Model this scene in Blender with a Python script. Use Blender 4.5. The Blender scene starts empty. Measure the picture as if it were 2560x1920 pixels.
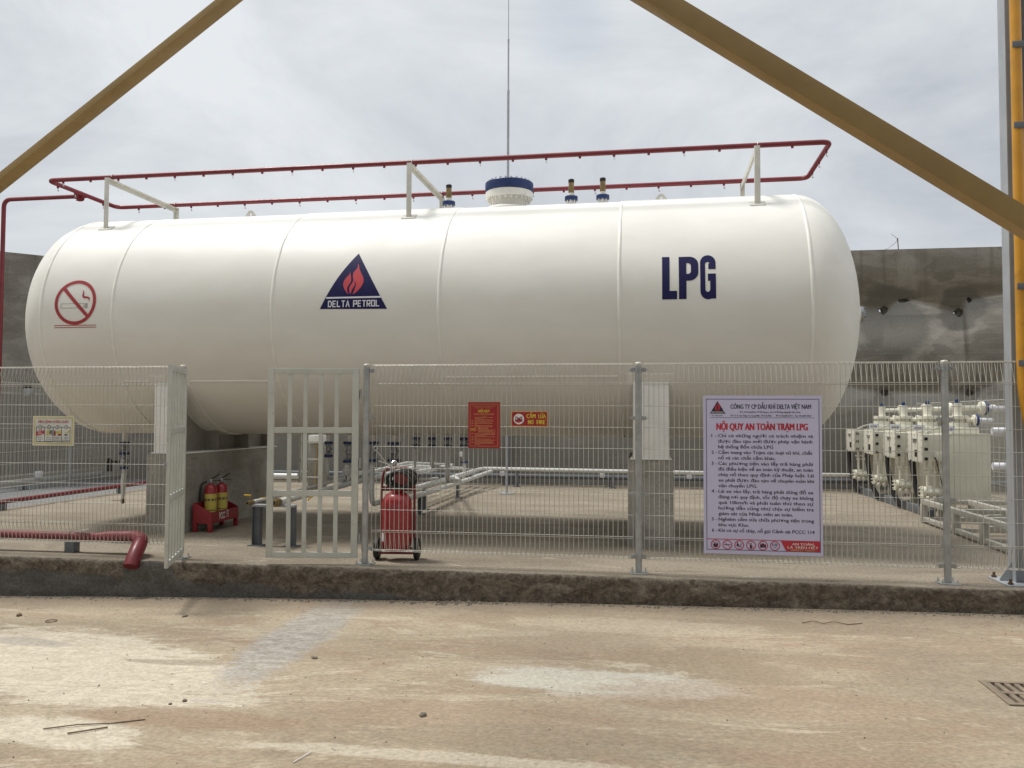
import bpy, bmesh, math, random
from math import radians as R, sin, cos, pi
from mathutils import Vector as V, Matrix as M, noise as NZ
random.seed(7)
S = bpy.context.scene
COL = S.collection

# ------------------------------------------------------------------ camera
YAW, PITCH, ROLL, CAMH = 0.1561, 0.0394, 0.0039, 1.4646
_f = V((-sin(YAW)*cos(PITCH), cos(YAW)*cos(PITCH), sin(PITCH)))
_r = V((cos(YAW), sin(YAW), 0)); _u = _r.cross(_f)
_r2 = _r*cos(ROLL)+_u*sin(ROLL); _u2 = _u*cos(ROLL)-_r*sin(ROLL)
cam = bpy.data.cameras.new('camera'); co = bpy.data.objects.new('camera', cam); COL.objects.link(co)
cam.sensor_width = 36; cam.lens = 36*2071/2560; cam.clip_start = .05; cam.clip_end = 2000
co.matrix_world = M(((_r2.x, _u2.x, -_f.x, 0), (_r2.y, _u2.y, -_f.y, 0), (_r2.z, _u2.z, -_f.z, CAMH), (0, 0, 0, 1)))
S.camera = co

SPOT = (-.0835, .8951, .4381)   # where the cloud deck is thin and some blue shows
# ------------------------------------------------------------------ sky, sun, exposure
SUN_EL, SUN_AZ = R(66), R(-78)       # azimuth from +Y, clockwise positive (towards +X)
W = bpy.data.worlds.new('World'); S.world = W; W.use_nodes = True
nt = W.node_tree; nt.nodes.clear()
def wn(t, **k):
    n = nt.nodes.new(t)
    for a, b in k.items(): setattr(n, a, b)
    return n
sky = wn('ShaderNodeTexSky', sky_type='NISHITA', sun_disc=False, sun_elevation=SUN_EL, sun_rotation=SUN_AZ)
tc = wn('ShaderNodeTexCoord')
mp = wn('ShaderNodeMapping'); mp.inputs['Scale'].default_value = (1.0, 1.0, 2.2); mp.inputs['Location'].default_value = (.3, .1, 0)
n1 = wn('ShaderNodeTexNoise'); n1.inputs['Scale'].default_value = 1.7; n1.inputs['Detail'].default_value = 8; n1.inputs['Roughness'].default_value = .6; n1.inputs['Distortion'].default_value = .5
n2 = wn('ShaderNodeTexNoise'); n2.inputs['Scale'].default_value = 3.6; n2.inputs['Detail'].default_value = 6
cr = wn('ShaderNodeValToRGB')       # cloud deck brightness
cr.color_ramp.elements[0].position = .33; cr.color_ramp.elements[0].color = (3.9, 4.17, 4.62, 1)
cr.color_ramp.elements[1].position = .68; cr.color_ramp.elements[1].color = (6.75, 7.0, 7.2, 1)
cg = wn('ShaderNodeValToRGB')       # thin places where blue shows
cg.color_ramp.elements[0].position = .70; cg.color_ramp.elements[0].color = (.97, .97, .97, 1)
cg.color_ramp.elements[1].position = .80; cg.color_ramp.elements[1].color = (.72, .72, .72, 1)
se = wn('ShaderNodeSeparateXYZ')
zr = wn('ShaderNodeMapRange'); zr.inputs['From Min'].default_value = 0; zr.inputs['From Max'].default_value = .5; zr.inputs['To Min'].default_value = -.15; zr.inputs['To Max'].default_value = .13
ad = wn('ShaderNodeMath', operation='ADD')
mx = wn('ShaderNodeMixRGB'); bg = wn('ShaderNodeBackground'); bg.inputs['Strength'].default_value = .095
ow = wn('ShaderNodeOutputWorld'); L = nt.links.new
L(tc.outputs['Generated'], mp.inputs[0]); L(mp.outputs[0], n1.inputs['Vector']); L(mp.outputs[0], n2.inputs['Vector'])
L(tc.outputs['Generated'], se.inputs[0]); L(se.outputs['Z'], zr.inputs['Value']); L(zr.outputs[0], ad.inputs[0]); L(n1.outputs['Fac'], ad.inputs[1])
L(ad.outputs[0], cr.inputs[0]); L(n2.outputs['Fac'], cg.inputs[0]); dv = wn('ShaderNodeVectorMath', operation='DOT_PRODUCT'); dv.inputs[1].default_value = SPOT; L(tc.outputs['Generated'], dv.inputs[0])
nd = wn('ShaderNodeMath', operation='MULTIPLY_ADD'); nd.inputs[1].default_value = .006; L(n2.outputs['Fac'], nd.inputs[0]); L(dv.outputs['Value'], nd.inputs[2])
sr = wn('ShaderNodeMapRange', interpolation_type='SMOOTHSTEP'); sr.inputs['From Min'].default_value = 1.0005; sr.inputs['From Max'].default_value = 1.0032; sr.inputs['To Min'].default_value = 1; sr.inputs['To Max'].default_value = .80; L(nd.outputs[0], sr.inputs['Value'])
mm = wn('ShaderNodeMath', operation='MULTIPLY'); L(cg.outputs[0], mm.inputs[0]); L(sr.outputs[0], mm.inputs[1]); L(mm.outputs[0], mx.inputs[0])
L(sky.outputs[0], mx.inputs[1]); L(cr.outputs[0], mx.inputs[2]); zm = wn('ShaderNodeMapRange'); zm.inputs['From Min'].default_value = .45; zm.inputs['From Max'].default_value = 1; zm.inputs['To Min'].default_value = 1; zm.inputs['To Max'].default_value = 1.25
zv = wn('ShaderNodeVectorMath', operation='SCALE'); L(se.outputs['Z'], zm.inputs['Value']); L(mx.outputs[0], zv.inputs[0]); L(zm.outputs[0], zv.inputs['Scale'])   # an overcast deck is brightest overhead
L(zv.outputs[0], bg.inputs[0]); L(bg.outputs[0], ow.inputs[0])
sl = bpy.data.lights.new('sun', 'SUN'); sl.energy = 2.5; sl.angle = R(13); sl.color = (1, .965, .91)
so = bpy.data.objects.new('sun', sl); COL.objects.link(so)
_sd = V((sin(SUN_AZ)*cos(SUN_EL), cos(SUN_AZ)*cos(SUN_EL), sin(SUN_EL)))
so.rotation_euler = _sd.to_track_quat('Z', 'Y').to_euler(); so.location = (0, 0, 20)
S.view_settings.view_transform = 'Standard'; S.view_settings.look = 'None'; S.view_settings.gamma = 1; S.view_settings.exposure = .34

# ------------------------------------------------------------------ materials
class G:
    """tiny node-graph helper"""
    def __init__(s, name):
        s.m = bpy.data.materials.new(name); s.m.use_nodes = True; s.t = s.m.node_tree
        s.b = s.t.nodes['Principled BSDF']; s.pos = s.n('ShaderNodeNewGeometry').outputs['Position']
    def n(s, t, **k):
        x = s.t.nodes.new(t)
        for a, b in k.items(): setattr(x, a, b)
        return x
    def put(s, v, sock):
        if isinstance(v, (int, float)): sock.default_value = v
        elif isinstance(v, tuple): sock.default_value = (*v, 1) if (len(v) == 3 and len(sock.default_value) == 4) else v
        else: s.t.links.new(v, sock)
    def noise(s, sc=(1, 1, 1), detail=6, rough=.6, off=(0, 0, 0), dist=0.):
        mp = s.n('ShaderNodeMapping'); mp.inputs['Scale'].default_value = sc if isinstance(sc, tuple) else (sc,)*3
        mp.inputs['Location'].default_value = off; s.t.links.new(s.pos, mp.inputs[0])
        x = s.n('ShaderNodeTexNoise'); x.inputs['Scale'].default_value = 1; x.inputs['Detail'].default_value = detail
        x.inputs['Roughness'].default_value = rough; x.inputs['Distortion'].default_value = dist; s.t.links.new(mp.outputs[0], x.inputs['Vector'])
        return x.outputs['Fac']
    def vor(s, sc, off=(0, 0, 0)):
        mp = s.n('ShaderNodeMapping'); mp.inputs['Scale'].default_value = sc if isinstance(sc, tuple) else (sc,)*3
        mp.inputs['Location'].default_value = off; s.t.links.new(s.pos, mp.inputs[0])
        x = s.n('ShaderNodeTexVoronoi'); x.inputs['Scale'].default_value = 1; s.t.links.new(mp.outputs[0], x.inputs['Vector'])
        return x.outputs['Distance']
    def ramp(s, v, a, b, lo=0., hi=1.):
        x = s.n('ShaderNodeMapRange', interpolation_type='SMOOTHSTEP')
        for k, q in (('From Min', a), ('From Max', b), ('To Min', lo), ('To Max', hi)): x.inputs[k].default_value = q
        s.put(v, x.inputs['Value']); return x.outputs[0]
    def mix(s, f, a, b):
        x = s.n('ShaderNodeMixRGB'); s.put(f, x.inputs[0]); s.put(a, x.inputs[1]); s.put(b, x.inputs[2]); return x.outputs[0]
    def mul(s, a, b):
        x = s.n('ShaderNodeMixRGB', blend_type='MULTIPLY'); x.inputs[0].default_value = 1; s.put(a, x.inputs[1]); s.put(b, x.inputs[2]); return x.outputs[0]
    def ma(s, op, a, b=0., c=0.):
        x = s.n('ShaderNodeMath', operation=op); s.put(a, x.inputs[0]); s.put(b, x.inputs[1]); s.put(c, x.inputs[2]); return x.outputs[0]
    def xyz(s):
        x = s.n('ShaderNodeSeparateXYZ'); s.t.links.new(s.pos, x.inputs[0]); return x.outputs
    def ell(s, cx, cy, rx, ry, ang=0., nz=None, amp=.5, edge=.3):
        """soft-edged ellipse stain on the ground (world metres), edge broken by noise"""
        o = s.xyz(); dx = s.ma('SUBTRACT', o[0], cx); dy = s.ma('SUBTRACT', o[1], cy); ca, sa = cos(ang), sin(ang)
        u = s.ma('ADD', s.ma('MULTIPLY', dx, ca/rx), s.ma('MULTIPLY', dy, sa/rx)); v = s.ma('ADD', s.ma('MULTIPLY', dx, -sa/ry), s.ma('MULTIPLY', dy, ca/ry))
        d = s.ma('SQRT', s.ma('ADD', s.ma('MULTIPLY', u, u), s.ma('MULTIPLY', v, v)))
        if nz is not None: d = s.ma('ADD', d, s.ma('MULTIPLY', s.ma('SUBTRACT', nz, .5), amp*2))
        return s.ramp(d, 1-edge, 1+edge, 1, 0)
    def bump(s, h, dist=.01, st=1.):
        x = s.n('ShaderNodeBump'); x.inputs['Distance'].default_value = dist; x.inputs['Strength'].default_value = st
        s.put(h, x.inputs['Height']); s.t.links.new(x.outputs[0], s.b.inputs['Normal'])
    def out(s, col, rough=.6, metal=0., spec=None, coat=0.):
        s.put(col, s.b.inputs['Base Color']); s.put(rough, s.b.inputs['Roughness']); s.put(metal, s.b.inputs['Metallic'])
        if spec is not None: s.b.inputs['Specular IOR Level'].default_value = spec
        if coat: s.b.inputs['Coat Weight'].default_value = coat; s.b.inputs['Coat Roughness'].default_value = .15
        return s.m
def paint(name, c, rough=.45, metal=0., var=.12, sc=6., spec=None, bump=0., dirt=None, coat=0.):
    g = G(name); f = g.noise(sc, 5, .6)
    lo = tuple(x*(1-var) for x in c); hi = tuple(min(1, x*(1+var)) for x in c)
    col = g.mix(g.ramp(f, .3, .7), lo, hi)
    if dirt:
        col = g.mix(g.ramp(g.noise(sc*2.3, 8, .7, (3, 1, 2)), .56, .74, 0, .75), col, dirt)
    if bump: g.bump(g.noise(sc*10, 4, .6), bump)
    return g.out(col, g.ramp(g.noise(sc*3, 3, .5, (9, 9, 9)), .3, .7, rough*.85, min(1, rough*1.15)), metal, spec, coat)

MAT = {}
MAT['tank'] = (lambda g: (g.bump(g.noise(1.1, 2, .4), .012, .5), g.out(g.mix(g.ramp(g.noise((.9, 2, 2), 6, .6), .3, .72), (.725, .713, .652), (.785, .775, .72)),
               g.ramp(g.noise(2., 5), .3, .7, .42, .55)))[1])(G('tank_paint'))
MAT['white'] = paint('white_paint', (.80, .79, .74), .4, var=.05, dirt=(.62, .59, .52))
MAT['bracket'] = paint('bracket_paint', (.62, .61, .55), .45, var=.08, dirt=(.42, .38, .30))
MAT['cream'] = paint('cream_paint', (.62, .60, .49), .42, var=.07, sc=3., dirt=(.50, .47, .37))
MAT['creamlight'] = paint('cream_fitting_paint', (.70, .68, .57), .4, var=.06, sc=5.)
MAT['galv'] = paint('galvanised_steel', (.36, .37, .36), .45, .35, var=.14, sc=9.)
MAT['wire'] = paint('galvanised_wire', (.47, .455, .40), .5, .15, var=.1, sc=4.)
MAT['gate'] = paint('gate_paint', (.50, .51, .46), .48, var=.06, sc=5., dirt=(.36, .35, .30))
MAT['steelgrey'] = paint('grey_steel_paint', (.13, .143, .158), .5, .1, var=.12, sc=6.)
MAT['column'] = paint('column_paint', (.36, .38, .40), .5, .1, var=.08, sc=3.)
MAT['red'] = paint('red_pipe_paint', (.175, .017, .025), .4, var=.12, sc=4.)
MAT['redext'] = paint('red_cylinder_paint', (.31, .014, .021), .3, var=.08, sc=4., coat=.4)
MAT['redbox'] = paint('red_box_paint', (.26, .016, .022), .45, var=.1, sc=7.)
MAT['blue'] = paint('blue_flange_paint', (.014, .036, .135), .45, var=.12, sc=9.)
MAT['bolt'] = paint('zinc_bolt', (.5, .5, .48), .4, .6, var=.15, sc=30.)
MAT['silver'] = paint('valve_metal', (.33, .35, .36), .4, .55, var=.2, sc=20.)
MAT['brass'] = paint('brass', (.26, .19, .09), .42, .7, var=.2, sc=25.)
MAT['black'] = paint('black_plastic', (.012, .012, .013), .5, var=.2, sc=20.)
MAT['rubber'] = paint('black_rubber', (.018, .018, .018), .65, var=.2, sc=20.)
MAT['yellow'] = paint('yellow_pipe_paint', (.56, .27, .02), .42, var=.12, sc=3., dirt=(.42, .19, .02))
MAT['ochre'] = paint('ochre_steel_paint', (.36, .248, .10), .55, var=.08, sc=2.5, dirt=(.28, .195, .08))
MAT['yhandle'] = paint('yellow_handle_paint', (.70, .46, .04), .4)
MAT['chrome'] = paint('chromed_tip', (.7, .7, .7), .2, .9, var=.05)
MAT['pipewhite'] = paint('pipe_white_paint', (.60, .61, .58), .4, var=.08, sc=8., dirt=(.45, .43, .38))
MAT['seam'] = paint('weld_bead_paint', (.80, .79, .73), .5, var=.04, sc=8.)
MAT['navy'] = paint('navy_vinyl', (.010, .009, .07), .5, var=.08, spec=.25)
MAT['flame'] = paint('flame_red_vinyl', (.52, .055, .065), .4, var=.06)
MAT['signred'] = paint('no_smoking_red', (.36, .025, .03), .45, var=.06)
MAT['markwhite'] = paint('white_vinyl', (.72, .72, .76), .4, var=.03)
MAT['thinline'] = paint('grey_outline_paint', (.28, .25, .22), .5)
MAT['board'] = paint('sign_board_white', (.575, .56, .76), .35, var=.03, sc=2.)
MAT['ink'] = paint('dark_navy_ink', (.018, .016, .045), .45)
MAT['inkred'] = paint('red_ink', (.48, .022, .04), .45)
MAT['boardred'] = paint('red_sign_board', (.32, .013, .018), .45, var=.05)
MAT['inkyellow'] = paint('yellow_ink', (.72, .55, .05), .45)
MAT['inkorange'] = paint('orange_ink', (.68, .36, .13), .45)
MAT['boardcream'] = paint('cream_sign_board', (.66, .64, .50), .45)
MAT['inkwhite'] = paint('white_ink', (.74, .72, .70), .45)
MAT['boardtint'] = paint('pale_sign_panel', (.62, .64, .60), .45)
MAT['label_yellow'] = paint('yellow_label', (.56, .46, .09), .5, var=.08)
MAT['stone'] = paint('loose_stone', (.20, .175, .14), .9, var=.3, sc=30.)
MAT['skid'] = paint('skid_paint', (.40, .385, .335), .5, var=.1, dirt=(.27, .24, .19))
MAT['saddle_grey'] = paint('saddle_web_grey', (.27, .25, .215), .6, var=.12, sc=3., dirt=(.19, .17, .14))  # grey for the saddle web and ribs, darker than the white plates
MAT['twig'] = paint('dry_twig', (.17, .125, .08), .9, var=.3, sc=40.)
MAT['dark'] = paint('dark_hollow', (.012, .011, .010), .9)
MAT['grate'] = paint('dusty_cast_iron', (.22, .175, .125), .85, .1, var=.2, sc=14., dirt=(.30, .245, .175))
MAT['rust'] = paint('rusty_iron', (.13, .085, .055), .8, .2, var=.3, sc=14.)
MAT['soffit'] = paint('canopy_sheet', (.30, .30, .29), .6, var=.06, sc=1.)

def m_ground():
    g = G('dusty_concrete_yard'); o = g.xyz()
    a = g.noise((.42, .9, 1), 10, .68, (2.2, 4.1, 0), .6); b = g.noise((.55, 1.5, 1), 10, .72, (7, 3, 0), 1.0); c = g.noise((1.3, 5.0, 2), 10, .74, (1, 9, 0), 1.0)
    f = g.noise((30, 42, 30), 6, .75); d = g.noise((6, 15, 7), 9, .74, (4, 4, 0), .6)
    col = g.mix(g.ramp(a, .38, .62), (0.338, 0.270, 0.185), (0.441, 0.372, 0.267))
    col = g.mix(g.ramp(b, .50, .60, 0, .75), col, (.365, .268, .185))             # pinkish clay film
    col = g.mix(g.ramp(g.noise((.55, 1.5, 1), 12, .82, (21, 16, 0), 1.0), .52, .58, 0, .65), col, (0.300, 0.242, 0.170))   # damp dusty patches
    col = g.mix(g.ramp(g.noise((.6, 2.0, 1), 12, .82, (11, 6, 0), 1.1), .55, .60, 0, .85), col, (.52, .455, .345))   # pale wiped streaks
    col = g.mix(g.ramp(c, .56, .63, 0, .45), col, (0.545, 0.483, 0.370))
    col = g.mix(g.ramp(d, .58, .70, 0, .5), col, (0.327, 0.261, 0.185))
    n = g.noise((1.5, 4.6, 2), 12, .84, (5, 2, 0), .8)
    pal = g.ma('MAXIMUM', g.ell(-4.1, 5.55, 1.75, .62, -.42, n, 1.25, .10), g.ell(-3.25, 4.3, .55, .20, -.2, n, 1.2, .12))
    col = g.mix(g.ma('MULTIPLY', pal, .9), col, g.mix(g.ramp(d, .42, .62), (.66, .595, .475), (.545, .48, .37)))
    bl = g.ell(-2.74, 6.45, .27, 1.35, .05, n, 1.3, .22)
    col = g.mix(g.ma('MULTIPLY', bl, .8), col, g.mix(g.ramp(d, .40, .60), (.315, .292, .262), (.475, .452, .41)))
    col = g.mix(g.ma('MULTIPLY', g.ell(-.28, 5.47, .80, .27, -.08, n, 1.1, .2), .85), col, (0.578, 0.555, 0.476))
    col = g.mix(g.ma('MULTIPLY', g.ell(2.2, 5.55, .75, .62, 0, n, .8, .5), .5), col, (0.294, 0.250, 0.179))
    col = g.mix(g.ma('MULTIPLY', g.ell(-4.9, 6.05, .42, .10, -.2, n, .8, .2), .8), col, (0.414, 0.377, 0.325))
    col = g.mix(g.ma('MULTIPLY', g.ell(-3.35, 5.62, .40, .06, -.05, n, .9, .2), .8), col, (0.360, 0.311, 0.235))
    for cx, cy, rx, ry, k, tint in ((-1.1, 4.75, 1.0, .28, .5, (.37, .272, .19)), (.75, 5.25, 1.1, .30, .5, (.39, .288, .20)), (.9, 4.35, .55, .16, .55, (.37, .272, .19)), (-2.6, 4.55, .75, .16, .8, (.325, .235, .155)), (-.55, 4.45, .9, .22, .65, (.315, .26, .18)),
                                    (1.3, 7.05, 1.3, .20, .7, (.29, .232, .16)), (-.6, 6.55, .7, .35, .6, (.36, .30, .215)), (-1.0, 4.18, 1.2, .07, .8, (.55, .485, .38)), (-.1, 6.95, 1.0, .25, .5, (.52, .455, .345))):
        col = g.mix(g.ma('MULTIPLY', g.ell(cx, cy, rx, ry, -.06, n, 1.5, .18), k), col, tint)
    cl = g.ma('MULTIPLY', g.ramp(g.noise((55, 70, 55), 4, .6, (2, 2, 0)), .60, .68), g.ramp(g.noise((2.2, 4, 2), 8, .75, (13, 3, 0), .6), .52, .62)); col = g.mix(g.ma('MULTIPLY', cl, .7), col, (.19, .15, .105))   # crumbly flecks
    near = g.ramp(g.ma('ADD', o[1], g.ma('MULTIPLY', n, .7)), 7.25, 8.0, 0, .75)   # darker and browner towards the kerb foot
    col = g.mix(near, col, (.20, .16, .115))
    col = g.mul(col, g.mix(g.ramp(f, .3, .72), (.68, .67, .655), (1.08, 1.075, 1.07)))
    sp = g.ramp(g.vor((26, 34, 26), (3, 3, 0)), .10, .16, .75, 0)
    col = g.mix(g.ma('MULTIPLY', sp, g.ramp(g.noise(1.3, 4, .6, (8, 1, 0)), .48, .62)), col, (.13, .10, .075))
    g.bump(g.ma('ADD', g.ma('MULTIPLY', f, .35), g.ma('ADD', g.ma('MULTIPLY', d, .6), c)), .014, .6)
    return g.out(col, .88)
def m_plinth():
    g = G('plinth_concrete'); o = g.xyz()
    a = g.noise((.5, 1.4, 1), 8, .62, (3, 1, 0), .6); b = g.noise((1.6, 4.5, 2), 8, .7, (1, 5, 2), .8); f = g.noise(34, 6, .72); d = g.noise((14, 14, 20), 9, .76, (2, 3, 1), .6)
    top = g.mix(g.ramp(a, .34, .66), (.235, .198, .148), (.335, .288, .222))
    top = g.mix(g.ramp(b, .56, .70, 0, .7), top, (.185, .148, .105)); top = g.mix(g.ramp(g.noise((1.1, 3, 1), 8, .7, (9, 9, 1), .8), .57, .68, 0, .8), top, (.46, .405, .32))
    # grey screed on the far left strip inside the fence
    sc = g.ma('MULTIPLY', g.ramp(o[0], -9.95, -9.75, 1, 0), g.ramp(o[1], 8.7, 8.9))
    top = g.mix(sc, top, g.mix(g.ramp(b, .4, .65), (.20, .207, .21), (.25, .253, .252)))
    # kerb face: rough brown concrete with a darker fresh cement render on the left
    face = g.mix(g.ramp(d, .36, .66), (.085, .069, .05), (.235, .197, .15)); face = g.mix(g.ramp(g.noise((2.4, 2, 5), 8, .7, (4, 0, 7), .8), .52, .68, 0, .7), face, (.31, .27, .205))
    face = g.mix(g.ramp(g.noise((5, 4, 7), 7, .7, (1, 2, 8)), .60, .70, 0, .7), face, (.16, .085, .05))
    nb = g.ma('MULTIPLY', g.ma('SUBTRACT', g.noise((2.5, 1, 4), 8, .7, (6, 2, 2)), .5), .30)
    zb = g.ma('ADD', g.ma('MULTIPLY_ADD', g.ramp(o[0], -6.6, -2.3), -.12, -.13), nb)
    up = g.ramp(g.ma('ABSOLUTE', g.ma('ADD', o[0], g.ma('MULTIPLY_ADD', nb, .8, 4.92))), .20, .30, .6, 0)
    wet = g.ramp(g.ma('SUBTRACT', o[2], g.ma('ADD', zb, up)), -.008, .008, 1, 0)
    wet = g.ma('MULTIPLY', wet, g.ramp(g.ma('ADD', o[0], nb), -2.2, -1.95, 1, 0))
    face = g.mix(wet, face, g.mix(g.ramp(g.noise((3, 3, 5), 6, .6), .35, .65), (.115, .108, .098), (.155, .148, .135)))
    nrm = g.n('ShaderNodeSeparateXYZ'); g.t.links.new(g.n('ShaderNodeNewGeometry').outputs['Normal'], nrm.inputs[0])
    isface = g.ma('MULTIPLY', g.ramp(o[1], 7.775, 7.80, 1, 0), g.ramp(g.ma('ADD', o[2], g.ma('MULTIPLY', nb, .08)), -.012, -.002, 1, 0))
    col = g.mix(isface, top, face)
    col = g.mul(col, g.mix(g.ramp(f, .32, .68), (.70, .69, .67), (1.18, 1.18, 1.18)))
    g.bump(g.ma('ADD', g.ma('MULTIPLY', d, 1.3), g.ma('MULTIPLY', f, .6)), .022, .8)
    return g.out(col, .9)
def m_conc(name, lo, hi, stain, sc=1.):
    g = G(name); a = g.noise(1.6*sc, 8, .65, (1, 2, 3), .4); f = g.noise(38, 6, .7); d = g.noise((3*sc, 3*sc, 7*sc), 8, .7, (4, 4, 4), .4)
    col = g.mix(g.ramp(a, .35, .65), lo, hi); col = g.mix(g.ramp(d, .56, .7, 0, .7), col, stain)
    col = g.mul(col, g.mix(g.ramp(f, .3, .7), (.85, .85, .84), (1.1, 1.1, 1.1)))
    pit = g.ramp(g.vor(17, (2, 2, 2)), .09, .14, .7, 0); col = g.mix(g.ma('MULTIPLY', pit, g.ramp(g.noise(2.2, 3), .5, .6)), col, (.07, .06, .05))
    g.bump(g.ma('ADD', d, g.ma('MULTIPLY', f, .5)), .010, .5); return g.out(col, .88)
def m_wall():
    g = G('rendered_wall'); o = g.xyz()
    a = g.noise((.75, .75, 1.9), 7, .6, (1, 2, 3), .3); b = g.noise((.5, .5, .9), 6, .55, (7, 1, 4), .5); d = g.noise((1.2, 1.2, 5.5), 7, .65, (3, 3, 3), .3); f = g.noise(26, 5, .7)
    col = g.mix(g.ramp(a, .42, .58), (.20, .184, .155), (.275, .256, .222))
    col = g.mix(g.ramp(b, .50, .60, 0, .75), col, (.165, .148, .122)); col = g.mix(g.ramp(d, .55, .68, 0, .65), col, (.285, .267, .233))
    col = g.mix(g.ramp(g.noise((1.6, 1.6, 2.6), 5, .5, (5, 9, 1), .3), .60, .64, 0, .6), col, (.15, .136, .114))
    # pale washed streak on the pier line and the damp halo round the put-log holes
    nx = g.ma('MULTIPLY', g.ma('SUBTRACT', g.noise((1, 1, 1.3), 5, .6, (2, 8, 5)), .5), .7)
    st = g.ramp(g.ma('ABSOLUTE', g.ma('ADD', g.ma('SUBTRACT', o[0], 5.38), nx)), .16, .30, 1, 0)
    col = g.mix(g.ma('MULTIPLY', st, g.ramp(g.noise((2, 2, 2.2), 6, .6, (0, 4, 4)), .42, .55, .25, .85)), col, (.285, .27, .235))
    for cx, cz, r in ((5.05, 3.45, .75), (6.42, 3.68, .5), (4.9, 1.98, .3), (6.5, 1.98, .3)):
        dx = g.ma('SUBTRACT', o[0], cx); dz = g.ma('SUBTRACT', o[2], cz)
        dd = g.ma('ADD', g.ma('SQRT', g.ma('ADD', g.ma('MULTIPLY', dx, dx), g.ma('MULTIPLY', dz, dz))), g.ma('MULTIPLY', g.ma('SUBTRACT', a, .5), .9))
        col = g.mix(g.ramp(dd, r*.8, r*1.05, .8, 0), col, (.135, .127, .11))
    low = g.ramp(o[2], 1.5, 2.4, .75, 0); col = g.mix(g.ma('MULTIPLY', low, g.ramp(b, .3, .5)), col, (.205, .195, .172))
    col = g.mul(col, g.mix(g.ramp(f, .3, .7), (.88, .88, .87), (1.1, 1.1, 1.1)))
    cz = g.ma('FRACT', g.ma('MULTIPLY', g.ma('ADD', o[2], g.ma('MULTIPLY', g.noise((.4, .4, .4), 3), .03)), 5.0)); crs = g.ma('MULTIPLY', g.ramp(g.ma('ABSOLUTE', g.ma('SUBTRACT', cz, .5)), .40, .5), g.ramp(b, .42, .6))
    col = g.mix(g.ma('MULTIPLY', crs, .16), col, (.30, .28, .245))                 # block courses telegraphing through the thin render
    vs = g.ramp(g.noise((5, 5, .25), 5, .6, (1, 1, 1)), .56, .66, 0, .35); col = g.mix(g.ma('MULTIPLY', vs, g.ramp(o[2], 2.5, 4.9)), col, (.10, .09, .075))
    g.bump(g.ma('ADD', g.ma('ADD', d, g.ma('MULTIPLY', crs, .3)), g.ma('MULTIPLY', f, .4)), .012, .6); return g.out(col, .92)
MAT['ground'] = m_ground(); MAT['plinth'] = m_plinth(); MAT['wall'] = m_wall()
MAT['pier'] = m_conc('cast_concrete_pier', (.25, .235, .20), (.375, .355, .31), (.19, .172, .14))

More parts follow.
